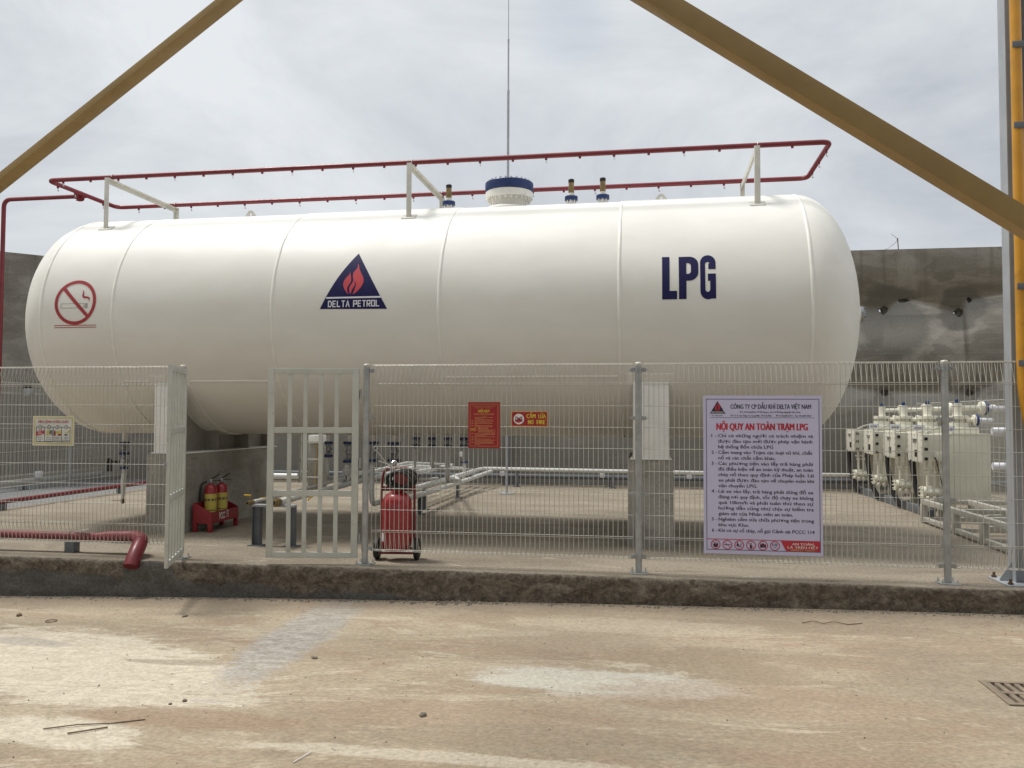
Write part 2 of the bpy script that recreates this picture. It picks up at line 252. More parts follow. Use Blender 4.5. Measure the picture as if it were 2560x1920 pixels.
# ------------------------------------------------------------------ mesh helpers
def fillet(pts, r, n=6):
    pts = [V(p) for p in pts]; out = [pts[0]]
    for a, b, c in zip(pts, pts[1:], pts[2:]):
        d1 = (a-b); d2 = (c-b); l = min(r, d1.length*.48, d2.length*.48); d1.normalize(); d2.normalize()
        p, q = b+d1*l, b+d2*l
        for i in range(n+1):
            t = i/n; out.append(p*(1-t)**2+b*2*t*(1-t)+q*t*t)
    out.append(pts[-1]); return out
class MB:
    def __init__(s): s.bm = bmesh.new()
    def box(s, lo, hi, bev=0., mat=None):
        lo, hi = V(lo), V(hi); vs = [s.bm.verts.new((x, y, z)) for z in (lo.z, hi.z) for y in (lo.y, hi.y) for x in (lo.x, hi.x)]
        fs = [s.bm.faces.new([vs[i] for i in q]) for q in ((0, 2, 3, 1), (4, 5, 7, 6), (0, 1, 5, 4), (2, 6, 7, 3), (0, 4, 6, 2), (1, 3, 7, 5))]
        if bev:
            es = list({e for f in fs for e in f.edges}); r = bmesh.ops.bevel(s.bm, geom=es, offset=bev, segments=2, affect='EDGES', profile=.6)
            vs = list({v for f in r['faces'] for v in f.verts} | {v for v in vs if v.is_valid})
        if mat is not None: bmesh.ops.transform(s.bm, matrix=mat, verts=[v for v in vs if v.is_valid])
        return s
    def bar(s, a, b, w, h, up=(0, 0, 1), bev=0.):
        a, b = V(a), V(b); d = (b-a); l = d.length; d.normalize(); x = d.cross(V(up)).normalized(); z = x.cross(d)
        m = M(((x.x, d.x, z.x, a.x), (x.y, d.y, z.y, a.y), (x.z, d.z, z.z, a.z), (0, 0, 0, 1)))
        return s.box((-w/2, 0, -h/2), (w/2, l, h/2), bev, m)
    def tube(s, pts, r, seg=12, caps=True):
        pts = [V(p) for p in pts]; n = len(pts); rr = r if isinstance(r, (list, tuple)) else [r]*n
        t0 = (pts[1]-pts[0]).normalized(); up = V((0, 0, 1)) if abs(t0.z) < .9 else V((1, 0, 0)); x = t0.cross(up).normalized(); rings = []
        for i, p in enumerate(pts):
            t = (pts[min(i+1, n-1)]-pts[max(i-1, 0)]).normalized(); x = (x-t*x.dot(t)).normalized(); y = t.cross(x)
            rings.append([s.bm.verts.new(p+(x*cos(2*pi*k/seg)+y*sin(2*pi*k/seg))*rr[i]) for k in range(seg)])
        for A, B in zip(rings, rings[1:]):
            for k in range(seg): s.bm.faces.new((A[k], A[(k+1) % seg], B[(k+1) % seg], B[k]))
        if caps: s.bm.faces.new(rings[0][::-1]); s.bm.faces.new(rings[-1])
        return s
    def cyl(s, a, b, r, seg=16): return s.tube((a, b), r, seg)
    def lathe(s, prof, o, axis=(0, 0, 1), seg=24):
        """prof: (radius, height) pairs along axis from o"""
        o = V(o); ax = V(axis).normalized(); q = V((1, 0, 0)) if abs(ax.x) < .9 else V((0, 1, 0)); x = ax.cross(q).normalized(); y = ax.cross(x); rings = []
        for r, h in prof:
            rings.append([s.bm.verts.new(o+ax*h)] if r < 1e-6 else [s.bm.verts.new(o+ax*h+(x*cos(2*pi*k/seg)+y*sin(2*pi*k/seg))*r) for k in range(seg)])
        for A, B in zip(rings, rings[1:]):
            if len(A) == 1 and len(B) == 1: continue
            for k in range(seg):
                k2 = (k+1) % seg
                if len(A) == 1: s.bm.faces.new((A[0], B[k2], B[k]))
                elif len(B) == 1: s.bm.faces.new((A[k], A[k2], B[0]))
                else: s.bm.faces.new((A[k], A[k2], B[k2], B[k]))
        if len(rings[0]) > 1: s.bm.faces.new(rings[0][::-1])
        if len(rings[-1]) > 1: s.bm.faces.new(rings[-1])
        return s
    def prism(s, poly, d, fn):
        """extrude a 2D polygon: fn(u, v, w) -> point, w from 0 to d"""
        A = [s.bm.verts.new(fn(u, v, 0)) for u, v in poly]; B = [s.bm.verts.new(fn(u, v, d)) for u, v in poly]; n = len(poly)
        s.bm.faces.new(A); s.bm.faces.new(B[::-1])
        for k in range(n): s.bm.faces.new((A[k], B[k], B[(k+1) % n], A[(k+1) % n]))
        return s
    def bolts(s, c, axis, r, n, br=.008, l=.05, ph=0.):
        c = V(c); ax = V(axis).normalized(); q = V((1, 0, 0)) if abs(ax.x) < .9 else V((0, 1, 0)); x = ax.cross(q).normalized(); y = ax.cross(x)
        for k in range(n):
            p = c+(x*cos(2*pi*k/n+ph)+y*sin(2*pi*k/n+ph))*r
            s.tube((p-ax*l/2, p+ax*l/2), br, 6)
        return s
    def build(s, name, mat, parent=None, world=True, smooth=35):
        bmesh.ops.recalc_face_normals(s.bm, faces=s.bm.faces)
        if parent is not None and world:
            q = parent; off = V((0, 0, 0))
            while q is not None: off += q.location; q = q.parent
            bmesh.ops.translate(s.bm, verts=s.bm.verts, vec=-off)
        me = bpy.data.meshes.new(name); s.bm.to_mesh(me); s.bm.free()
        if smooth: me.shade_smooth(); me.set_sharp_from_angle(angle=R(smooth))
        me.materials.append(MAT[mat] if isinstance(mat, str) else mat)
        o = bpy.data.objects.new(name, me); COL.objects.link(o)
        if parent is not None: o.parent = parent
        return o
def tag(o, label=None, cat=None, group=None, kind=None):
    if label: o['label'] = label
    if cat: o['category'] = cat
    if group: o['group'] = group
    if kind: o['kind'] = kind
    return o
def thing(name, label, cat, loc=(0, 0, 0), rz=0., group=None):
    o = bpy.data.objects.new(name, None); COL.objects.link(o); o.location = loc; o.rotation_euler = (0, 0, rz); o.empty_display_size = .2
    return tag(o, label, cat, group)
def kids(o): return [c for c in bpy.data.objects if c.parent is o]
def dup(o, loc, rz=None, label=None, parent=None):
    c = o.copy(); COL.objects.link(c); c.location = loc
    if rz is not None: c.rotation_euler = (0, 0, rz)
    if label: c['label'] = label
    if parent is not None: c.parent = parent
    for k in kids(o):
        d = k.copy(); COL.objects.link(d); d.parent = c
        for g in kids(k):
            e = g.copy(); COL.objects.link(e); e.parent = d
    return c

# text and flat marks ------------------------------------------------------
def text2d(s, h, w=None, bold=0., space=1., align='L'):
    """list of (verts, faces) of a line of text: cap height h, total width w"""
    cu = bpy.data.curves.new('tmp', 'FONT'); cu.body = s; cu.resolution_u = 2; cu.offset = bold; cu.space_character = space
    o = bpy.data.objects.new('tmp', cu); COL.objects.link(o); dg = bpy.context.evaluated_depsgraph_get()
    me = bpy.data.meshes.new_from_object(o.evaluated_get(dg)); vs = [v.co.copy() for v in me.vertices]; fs = [tuple(p.vertices) for p in me.polygons]
    bpy.data.objects.remove(o); bpy.data.curves.remove(cu); bpy.data.meshes.remove(me)
    x0 = min(v.x for v in vs); x1 = max(v.x for v in vs); sy = h/.70; sx = sy if w is None else w/(x1-x0); W_ = (x1-x0)*sx
    dx = {'L': 0, 'C': -W_/2, 'R': -W_}[align]
    return [((v.x-x0)*sx+dx, v.y*sy) for v in vs], fs
class Flat:
    """flat printed shapes in (u, v), placed by a mapping fn(u, v, lift)"""
    def __init__(s): s.v = []; s.f = []
    def add(s, vs, fs, ou=0., ov=0.):
        n = len(s.v); s.v += [(p[0]+ou, p[1]+ov, p[2] if len(p) > 2 else 0.) for p in vs]; s.f += [tuple(i+n for i in q) for q in fs]; return s
    def poly(s, p, ou=0., ov=0.): return s.add(p, [tuple(range(len(p)))], ou, ov)
    def rect(s, u0, v0, u1, v1): return s.poly([(u0, v0), (u1, v0), (u1, v1), (u0, v1)])
    def frame(s, u0, v0, u1, v1, t): return s.rect(u0, v0, u1, v0+t).rect(u0, v1-t, u1, v1).rect(u0, v0+t, u0+t, v1-t).rect(u1-t, v0+t, u1, v1-t)
    def ring(s, cu, cv, r0, r1, n=36):
        vs = []; fs = []
        for k in range(n):
            a = 2*pi*k/n; vs += [(cu+r0*cos(a), cv+r0*sin(a)), (cu+r1*cos(a), cv+r1*sin(a))]
        for k in range(n):
            a, b = 2*k, 2*((k+1) % n); fs.append((a, a+1, b+1, b))
        return s.add(vs, fs)
    def disc(s, cu, cv, r, n=32): return s.poly([(cu+r*cos(2*pi*k/n), cv+r*sin(2*pi*k/n)) for k in range(n)])
    def seg(s, a, b, t):
        dx, dy = b[0]-a[0], b[1]-a[1]; l = math.hypot(dx, dy); nx, ny = -dy/l*t/2, dx/l*t/2
        return s.poly([(a[0]+nx, a[1]+ny), (a[0]-nx, a[1]-ny), (b[0]-nx, b[1]-ny), (b[0]+nx, b[1]+ny)])
    def text(s, t, u, v, h, w=None, bold=0., space=1., align='L', fat=0.):
        for k, dx in enumerate((0,) if not fat else (-fat*h, 0, fat*h)):      # a heavy face: the line printed three times, a hair apart
            a, b = text2d(t, h, w if w is None else w-2*fat*h, 0 if fat else bold, space, align); s.add([(p, q, .0003*k) for p, q in a], b, u+dx+(fat*h if align == 'L' else 0), v)
        return s
    def stroke(s, pts, t, closed=False):
        n = len(pts); L_, R_ = [], []
        for i in range(n):
            p = pts[i]; a = pts[i-1] if (closed or i) else None; b = pts[(i+1) % n] if (closed or i < n-1) else None
            d = [((q[0]-p[0])*sg, (q[1]-p[1])*sg) for q, sg in ((a, -1), (b, 1)) if q is not None]; d = [(x/math.hypot(x, y), y/math.hypot(x, y)) for x, y in d]
            nx, ny = [(-y, x) for x, y in d][0]
            if len(d) == 2:
                mxx, myy = -d[0][1]-d[1][1], d[0][0]+d[1][0]; l = math.hypot(mxx, myy); mxx, myy = mxx/l, myy/l; k = 1/max(.4, mxx*nx+myy*ny); nx, ny = mxx*k, myy*k
            L_.append((p[0]+nx*t/2, p[1]+ny*t/2)); R_.append((p[0]-nx*t/2, p[1]-ny*t/2))
        if closed: L_.append(L_[0]); R_.append(R_[0])
        return s.strip(L_, R_)
    def strip(s, L_, Rr):
        """ribbon between two outlines of equal length"""
        n = len(L_); return s.add(L_+Rr, [(i, i+1, n+i+1, n+i) for i in range(n-1)])
    def build(s, name, mat, parent, fn, cut=None):
        bm = bmesh.new(); vs = [bm.verts.new(p) for p in s.v]
        for q in s.f:
            try: bm.faces.new([vs[i] for i in q])
            except ValueError: pass
        if cut:
            bm.normal_update()
            bmesh.ops.triangulate(bm, faces=[f for f in bm.faces if len(f.verts) > 4])
            lo = min(p[1] for p in s.v); hi = max(p[1] for p in s.v); z = lo+cut
            while z < hi:
                bmesh.ops.bisect_plane(bm, geom=list(bm.verts)+list(bm.edges)+list(bm.faces), plane_co=(0, z, 0), plane_no=(0, 1, 0)); z += cut
        for v in bm.verts: v.co = fn(v.co.x, v.co.y)+V((0, -v.co.z, 0))
        bmesh.ops.recalc_face_normals(bm, faces=bm.faces)
        me = bpy.data.meshes.new(name); bm.to_mesh(me); bm.free(); me.materials.append(MAT[mat])
        o = bpy.data.objects.new(name, me); COL.objects.link(o); o.parent = parent; return o
def smoothpts(pts, n=6, closed=True):
    """Catmull-Rom through 2D points"""
    out = []; m = len(pts)
    for i in range(m if closed else m-1):
        p = [pts[(i+k) % m] if closed else pts[max(0, min(m-1, i+k))] for k in (-1, 0, 1, 2)]
        for j in range(n):
            t = j/n; out.append(tuple(.5*(2*p[1][d]+(p[2][d]-p[0][d])*t+(2*p[0][d]-5*p[1][d]+4*p[2][d]-p[3][d])*t*t+(3*p[1][d]-p[0][d]-3*p[2][d]+p[3][d])*t**3) for d in (0, 1)))
    if not closed: out.append(pts[-1])
    return out
# ------------------------------------------------------------------ ground and plinth
def gz(x): x = max(-7.5, min(5.5, x)); return -.25+.0165*x-.0012*x*x
GX0, GX1, GY0, GY1 = 2.135, 2.70, 5.335, 5.775         # drain opening
def ground():
    xs = sorted({-140, -60, -30, -16, 14, 30, 60, 140, GX0, GX1, *[round(-10+i*.25, 3) for i in range(73)]})
    ys = sorted({-140, -60, -25, -8, -2, 1, 30, 60, 140, GY0, GY1, *[round(2+i*.25, 3) for i in range(24)], 7.80, 8.2, 12, 18})
    mb = MB(); g = {(x, y): mb.bm.verts.new((x, y, gz(x)-(.3 if y > 8.3 else 0)+(.004*NZ.noise(V((x*1.3, y*1.3, 0))) if 2 < y < 7.6 else 0))) for x in xs for y in ys}
    for a, b in zip(xs, xs[1:]):
        for c_, d in zip(ys, ys[1:]):
            if GX0-.01 < (a+b)/2 < GX1+.01 and GY0-.01 < (c_+d)/2 < GY1+.01: continue
            mb.bm.faces.new((g[a, c_], g[b, c_], g[b, d], g[a, d]))
    return tag(mb.build('ground', 'ground'), kind='structure')
ground()
def plinth():
    mb = MB(); xs = [-16+i*.04 for i in range(176)]+[-8.96+i*.025 for i in range(560)]+[5.04+i*.2 for i in range(46)]
    prof = [(7.74, -.6), (7.74, -.36), (7.74, -.32), (7.74, -.28), (7.74, -.24), (7.74, -.20), (7.74, -.16), (7.74, -.12), (7.74, -.085), (7.74, -.05), (7.742, -.025), (7.75, -.010), (7.768, -.001), (7.80, 0), (7.86, 0), (8.4, 0), (18.6, 0)]
    prev = None
    for x in xs:
        row = []
        for k, (y, z) in enumerate(prof):
            if k < 14:
                q = V((x*3.2, z*9, 4)); nf = NZ.fractal(q, .8, 2.1, 5); n2 = NZ.noise(V((x*.9, z*2, 9)))
                y += .016*nf+.012*n2+.007*NZ.noise(V((x*14, z*22, 1))) + (.012*max(0, NZ.noise(V((x*7, z*16, 2)))) if 2 < k < 12 else 0)
                if 9 <= k: z -= .010*max(0, NZ.noise(V((x*5, 3, 1))))*(14-k)/4
            row.append(mb.bm.verts.new((x, y, z)))
        if prev:
            for a, b, c_, d in zip(prev, row, row[1:], prev[1:]): mb.bm.faces.new((a, b, c_, d))
        prev = row
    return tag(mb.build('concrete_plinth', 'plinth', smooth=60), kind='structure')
plinth()

# ------------------------------------------------------------------ walls
def blob(r, seed, n=11):
    rnd = random.Random(seed); return [(r*(.7+.5*rnd.random())*cos(2*pi*k/n), r*(.6+.5*rnd.random())*sin(2*pi*k/n)) for k in range(n)]
wb = MB(); wb.box((-11.25, 17.96, -.3), (13, 18.2, 4.94)); back = wb.build('boundary_wall', 'wall')
tag(back, 'tall grey rendered wall with punched holes standing behind the tank', 'wall')
holes = [(4.92, 3.69, .10, 1), (5.31, 3.88, .085, 2), (6.36, 3.62, .10, 3), (6.56, 3.87, .065, 4), (4.91, 1.98, .08, 5), (6.53, 1.985, .085, 6)]
cut = MB()
for x, z, r, sd in holes:
    sx, sz = (1.5, .6) if sd == 2 else (1, 1)
    cut.prism([(a*sx, b*sz) for a, b in blob(r, sd)], .17, lambda u, v, w, x=x, z=z: V((x+u, 17.9+w, z+v)))
    if sd in (1, 3): cut.prism([(a*.35-.04, b*.5) for a, b in blob(r, sd+9)], .25, lambda u, v, w, x=x, z=z: V((x+u, 18.0+w, z+v)))
co_ = cut.build('cut', 'wall'); md = back.modifiers.new('b', 'BOOLEAN'); md.object = co_; md.operation = 'DIFFERENCE'; md.solver = 'EXACT'; md.use_self = True
dg = bpy.context.evaluated_depsgraph_get(); nm = bpy.data.meshes.new_from_object(back.evaluated_get(dg)); back.modifiers.clear(); back.data = nm; bpy.data.objects.remove(co_)
mb = MB(); a = V((-26.6, 2.65, 0)); b = V((-11.15, 18.1, 0)); mb.bar(a+V((0, 0, 2.32)), b+V((0, 0, 2.32)), .22, 5.24)
tag(mb.build('boundary_wall', 'wall'), 'shorter oblique grey wall beyond the left end of the tank', 'wall')
t = thing('rebar_stub', 'short steel bar with a curled tie wire sticking up from the wall top', 'rebar', (5.245, 18.06, 4.94))
MB().tube(((5.245, 18.06, 4.90), (5.232, 18.06, 5.19)), .010, 6).build('bar', 'rust', t)
MB().tube(smooth3 := [V((4.93, 18.04, 4.945)), V((5.03, 18.03, 4.97)), V((5.13, 18.02, 5.05)), V((5.21, 18.03, 5.12)), V((5.22, 18.05, 5.17)), V((5.16, 18.0, 5.22)), V((5.11, 18.0, 5.24)), V((5.10, 18.0, 5.28))], .004, 5).build('tie_wire', 'rust', t)

# ------------------------------------------------------------------ the tank
TY, TZ, TR, TD = 10.799, 2.717, 1.506, -.01293
tank = thing('gas_tank', 'huge horizontal cream white gas tank with rounded ends on two concrete piers', 'tank', (0, TY, 0), TD)
def rad(p, d=0.): return TR+d
S0, S1, HD = -7.516, 1.836, .753
prof = [(0, S0-HD)]+[(TR*sin(a), S0-HD*cos(a)) for a in [pi/2*k/20 for k in range(1, 20)]]
prof += [(TR, S0+(S1-S0)*k/24) for k in range(25)]+[(TR*cos(a), S1+HD*sin(a)) for a in [pi/2*k/20 for k in range(1, 20)]]+[(0, S1+HD)]
MB().lathe(prof, (0, 0, TZ), (1, 0, 0), 128).build('shell', 'tank', tank, False, 50)
def cylpt(s, arc, lift=0.): a = arc/TR; r = TR+lift; return V((s, -r*cos(a), TZ+r*sin(a)))
for s in (-7.516, -6.51, -4.389, -2.318, -.236, 1.836):
    mb = MB(); n = 160; rings = []
    for k in range(n):
        a = 2*pi*k/n; w = s+.006*NZ.noise(V((s*3, 6*cos(a), 6*sin(a)))); h = .0085*(1+.35*NZ.noise(V((s, 9*cos(a), 9*sin(a))))); dw = .021
        rings.append([mb.bm.verts.new((w+o, -(TR+d)*cos(a), TZ+(TR+d)*sin(a))) for o, d in ((-dw, -.004), (-dw*.75, h*.75), (0, h), (dw*.75, h*.75), (dw, -.004))])
    for A, B in zip(rings, rings[1:]+rings[:1]):
        for p in range(4): mb.bm.faces.new((A[p], A[p+1], B[p+1], B[p]))
    mb.build('weld_seam', 'seam', tank, False, 70)
for s0, s1, arc in ((-6.49, -4.41, -.875), (-2.30, -.255, -.83), (-4.37, -2.335, 1.92), (-.22, 1.82, 2.0)):
    mb = MB(); rows = []
    for k in range(31):
        s = s0+(s1-s0)*k/30; j = .004*NZ.noise(V((s*4, arc, 0))); rows.append([mb.bm.verts.new(cylpt(s, arc+o+j, d)) for o, d in ((-.014, -.003), (-.009, .006), (0, .009), (.009, .006), (.014, -.003))])
    for A, B in zip(rows, rows[1:]):
        for p in range(4): mb.bm.faces.new((A[p], A[p+1], B[p+1], B[p]))
    mb.build('weld_seam', 'seam', tank, False, 70)
# saddles
for sc in (.11, -5.85):
    sad = MB(); hw = .20; zb = 1.0
    def zc(t, d=.012): return TZ-math.sqrt((TR+d)**2-t*t)
    arc = [(1.25-2.5*k/24) for k in range(25)]
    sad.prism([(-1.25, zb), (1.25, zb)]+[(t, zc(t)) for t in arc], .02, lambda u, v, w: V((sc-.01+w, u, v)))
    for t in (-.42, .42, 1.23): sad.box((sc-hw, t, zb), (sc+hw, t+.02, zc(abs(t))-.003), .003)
    sd_ = sad.build('saddle', 'saddle_grey', tank, False)
    MB().box((sc-hw, -1.272, zb), (sc+hw, -1.2505, zc(1.26)-.004), .003).build('front_plate', 'white', sd_, False)
    MB().box((sc-hw-.03, -1.29, .984), (sc+hw+.03, 1.29, 1.0), .003).build('base_plate', 'white', sd_, False)
    pad = MB(); rows = []
    for k in range(41):
        a = -(.795/TR)-(pi-2*.795/TR)*k/40
        rows.append([pad.bm.verts.new((s_, -(TR+d)*cos(a), TZ+(TR+d)*sin(a))) for s_, d in ((sc-.27, -.002), (sc-.27, .011), (sc+.27, .011), (sc+.27, -.002))])
    for A, B in zip(rows, rows[1:]):
        for p in range(3): pad.bm.faces.new((A[p], A[p+1], B[p+1], B[p]))
    for Rr in (rows[0], rows[-1]): pad.bm.faces.new(Rr)
    pad.build('wear_pad', 'white', sd_, False, 30)
# manhole on top
mh = MB(); mh.lathe([(.36, 4.10), (.36, 4.195), (.30, 4.232), (.215, 4.236), (.215, 4.37)], (-1.75, 0, 0), seg=48); man = mh.build('manhole_neck', 'white', tank, False)
fl = MB().lathe([(.21, 4.36), (.312, 4.36), (.316, 4.365), (.316, 4.445), (.21, 4.445)], (-1.75, 0, 0), seg=56); fl.bolts((-1.75, 0, 4.405), (0, 0, 1), .275, 24, .014, .17); fl.build('neck_flange', 'white', man, False)
bc = MB().lathe([(0, 4.45), (.318, 4.45), (.322, 4.456), (.322, 4.565), (.314, 4.575), (0, 4.575)], (-1.75, 0, 0), seg=56); bc.build('manhole_cover', 'blue', man, False)
for k in range(24): MB().lathe([(.016, 4.576), (.016, 4.596), (.010, 4.600), (.010, 4.606)], (-1.75+.275*cos(pi*k/12), .275*sin(pi*k/12), 0), seg=6).build('cover_bolt', 'bolt', man, False)
# relief valves
for s in (-2.58, -.92, -.506):
    n = MB().lathe([(.05, 4.15), (.05, 4.235), (.036, 4.25), (.036, 4.31)], (s, 0, 0), seg=20).build('relief_valve', 'white', tank, False)
    f = MB().lathe([(.034, 4.31), (.084, 4.312), (.086, 4.316), (.086, 4.365), (.034, 4.368)], (s, 0, 0), seg=28); f.build('valve_flange', 'blue', n, False)
    MB().lathe([(.034, 4.366), (.044, 4.37), (.044, 4.41), (.034, 4.413)], (s, 0, 0), seg=20).bolts((s, 0, 4.33), (0, 0, 1), .066, 8, .008, .10).build('valve_seat', 'white', n, False)
    MB().lathe([(.030, 4.412), (.036, 4.42), (.039, 4.43), (.037, 4.48), (.036, 4.55)], (s, 0, 0), seg=20).build('valve_body', 'brass', n, False)
    MB().lathe([(.0365, 4.551), (.039, 4.556), (.040, 4.59), (.030, 4.60), (0, 4.60)], (s, 0, 0), seg=20).build('valve_cap', 'black', n, False)
# lifting lugs
for s in (.247, -5.45):
    pl = [(-.10, -.02), (.10, -.02), (.105, .02), (.055, .10), (.03, .13), (0, .14), (-.03, .13), (-.055, .10), (-.105, .02)]
    outer = smoothpts(pl, 3); lg = MB()
    # plate with a real eye: bridge the outline to the hole by angle
    n = 40; hole = [V((.022*cos(2*pi*k/n), .022*sin(2*pi*k/n)+.082)) for k in range(n)]
    def outl(k):
        a = 2*pi*k/n; d = V((cos(a), sin(a))); best = None
        for p, q in zip(outer, outer[1:]+outer[:1]):
            p2, q2 = V(p)-V((0, .082)), V(q)-V((0, .082)); den = d.x*(q2.y-p2.y)-d.y*(q2.x-p2.x)
            if abs(den) < 1e-9: continue
            tt = (p2.x*(q2.y-p2.y)-p2.y*(q2.x-p2.x))/den; uu = (p2.x*d.y-p2.y*d.x)/den
            if tt > 0 and -1e-6 <= uu <= 1+1e-6 and (best is None or tt < best): best = tt
        return d*(best or .05)+V((0, .082))
    rows = []
    for k in range(n):
        h, o2 = hole[k], outl(k); rows.append([lg.bm.verts.new((s+p.x, y, TZ+TR-.008+p.y)) for p, y in ((h, -.01), (o2, -.01), (o2, .01), (h, .01))])
    for A, B in zip(rows, rows[1:]+rows[:1]):
        for p in range(4): lg.bm.faces.new((A[p], A[(p+1) % 4], B[(p+1) % 4], B[p]))
    lg.build('lifting_lug', 'bracket', tank, False)
# level gauge nozzle on the right head
nz = MB().lathe([(.075, 2.55), (.075, 2.63), (.105, 2.635), (.105, 2.66), (.0, 2.66)], (0, 0, TZ+.03), (1, 0, 0), 28).build('end_nozzle', 'white', tank, False)
MB().lathe([(0, 2.664), (.102, 2.664), (.102, 2.69), (.05, 2.70), (.05, 2.725), (0, 2.73)], (0, 0, TZ+.03), (1, 0, 0), 28).bolts((2.665, 0, TZ+.03), (1, 0, 0), .085, 10, .010, .09).build('blind_flange', 'silver', nz, False)
# pipe brackets for the water-spray ring
for s in (-7.09, -2.88, 1.35):
    k = MB(); w = .032
    k.box((s-w, -.86, 3.955), (s+w, -.85, 4.655), .001); k.box((s-w, -.85, 3.955), (s-w+.008, -.80, 4.655), .001)
    k.box((s-w, .80, 3.955), (s+w, .81, 4.655), .001); k.box((s-w, .76, 3.955), (s-w+.008, .80, 4.655), .001)
    k.box((s-w+.009, -.849, 4.585), (s-w+.015, .80, 4.65)); k.box((s-w+.015, -.849, 4.644), (s+w-.002, .80, 4.65))
    b = k.build('pipe_bracket', 'bracket', tank, False)
    for sg, t0 in ((-1, -.84), (1, .79)):
        a = math.asin(t0/(TR+.006)); pm = M.Translation((s, 0, TZ)) @ M.Rotation(-a, 4, 'X')
        MB().box((-.09, -.06, TR-.003), (.09, .06, TR+.009), .002, pm).build('foot_plate', 'bracket', b, False)
        MB().tube([V((s+.012, sg*.75+.034*cos(q), 4.689+.038*sin(q))) for q in [pi*k/10 for k in range(11)]], .005, 6).build('pipe_clip', 'white', b, False)
# bottom nozzles with paired blue flanges and valves
def stack(s, z0, z1, r, y=0., neck=True):
    m_ = MB().lathe([(r*.5, TZ-TR-.03 if neck else z0+.03), (r*.5, z0)] if True else [], (s, y, 0), seg=20) if neck else MB().lathe([(r*.45, z0+.05), (r*.45, z0)], (s, y, 0), seg=16)
    m_ = MB(); m_.cyl((s, y, TZ-TR+.05), (s, y, z0-.001), r*.5, 20); n = m_.build('bottom_nozzle', 'tank', tank, False)
    th = .034
    for z in (z0, z1+th):
        MB().lathe([(0, z-th), (r, z-th), (r*1.02, z-th+.004), (r*1.02, z-.004), (r, z), (0, z)], (s, y, 0), seg=28).build('pipe_flange', 'blue', n, False)
    zm = (z0+z1)/2; v = MB(); v.lathe([(r*.62, z0-th-.006), (r*.5, z0-th-.03), (r*.62, zm+.02), (r*.72, zm+.012), (r*.72, zm-.012), (r*.62, zm-.02), (r*.48, z1+th+.03), (r*.62, z1+th+.006)], (s, y, 0), seg=24)
    v.bolts((s, y, z0-th-.012), (0, 0, 1), r*.8, 8, .008, .035); v.bolts((s, y, z1+th+.012), (0, 0, 1), r*.8, 8, .008, .035)
    v.cyl((s, y, zm), (s+r*1.1, y-.02, zm+.01), .012, 8); v.build('valve_body', 'silver', n, False)
    return n
for s, r, z0, z1 in ((-4.25, .058, 1.115, .90), (-3.945, .088, 1.115, .83), (-3.61, .072, 1.12, .845), (-3.317, .088, 1.115, .85)): stack(s, z0, z1, r)
for s in (-3.01, -2.785, -2.57, -2.352): stack(s, 1.185, 1.05, .055)
d = stack(-7.335, 1.085, .90, .068)
MB().lathe([(0, .73), (.055, .73), (.055, .698), (0, .698)], (-7.335, 0, 0), seg=24).build('pipe_flange', 'blue', d, False)
MB().lathe([(.03, .90), (.03, .85), (.055, .84), (.06, .80), (.055, .76), (.03, .75), (.03, .73)], (-7.335, 0, 0), seg=24).build('drain_valve_body', 'silver', d, False)
mb = MB(); mb.cyl((-7.335, -.02, .80), (-7.48, -.05, .80), .018, 10); mb.lathe([(.05, -.012), (.056, 0), (.05, .012), (.03, .012), (.03, -.012)], (-7.53, -.055, .80), (1, .15, 0), 16); mb.box((-7.55, -.09, .66), (-7.50, -.03, .78), .006); mb.build('valve_handwheel', 'black', d, False)
MB().tube(((-7.335, 0, .698), (-7.335, 0, .60), (-7.34, 0, .52), (-7.345, 0, .27)), [.022, .034, .036, .022], 14).build('drain_pipe', 'white', d, False)
mb = MB(); mb.lathe([(.02, .275), (.026, .26), (.026, .215), (.018, .20)], (-7.345, 0, 0), seg=14); mb.bar((-7.34, -.02, .245), (-7.47, -.05, .25), .014, .006); mb.build('drain_cock', 'brass', d, False)
# ladder fixed on the far side
ld = MB()
for s in (-5.335, -4.99): ld.box((s-.018, 1.50, .42), (s+.018, 1.53, 4.1), .002)
for z in [.5+.28*i for i in range(13)]: ld.cyl((-5.335, 1.525, z), (-4.99, 1.525, z), .011, 8)
for z in (2.3, 3.4): ld.box((-5.30, 1.30, z), (-5.02, 1.51, z+.03))
ld.build('ladder', 'white', tank, False)

# painted marks, wrapped on the shell
def wrap(l): return lambda u, v: cylpt(u, v, l)
def arcpts(cx, cy, r, a0, a1, n): return [(cx+r*cos(R(a0+(a1-a0)*k/n)), cy+r*sin(R(a0+(a1-a0)*k/n))) for k in range(n+1)]
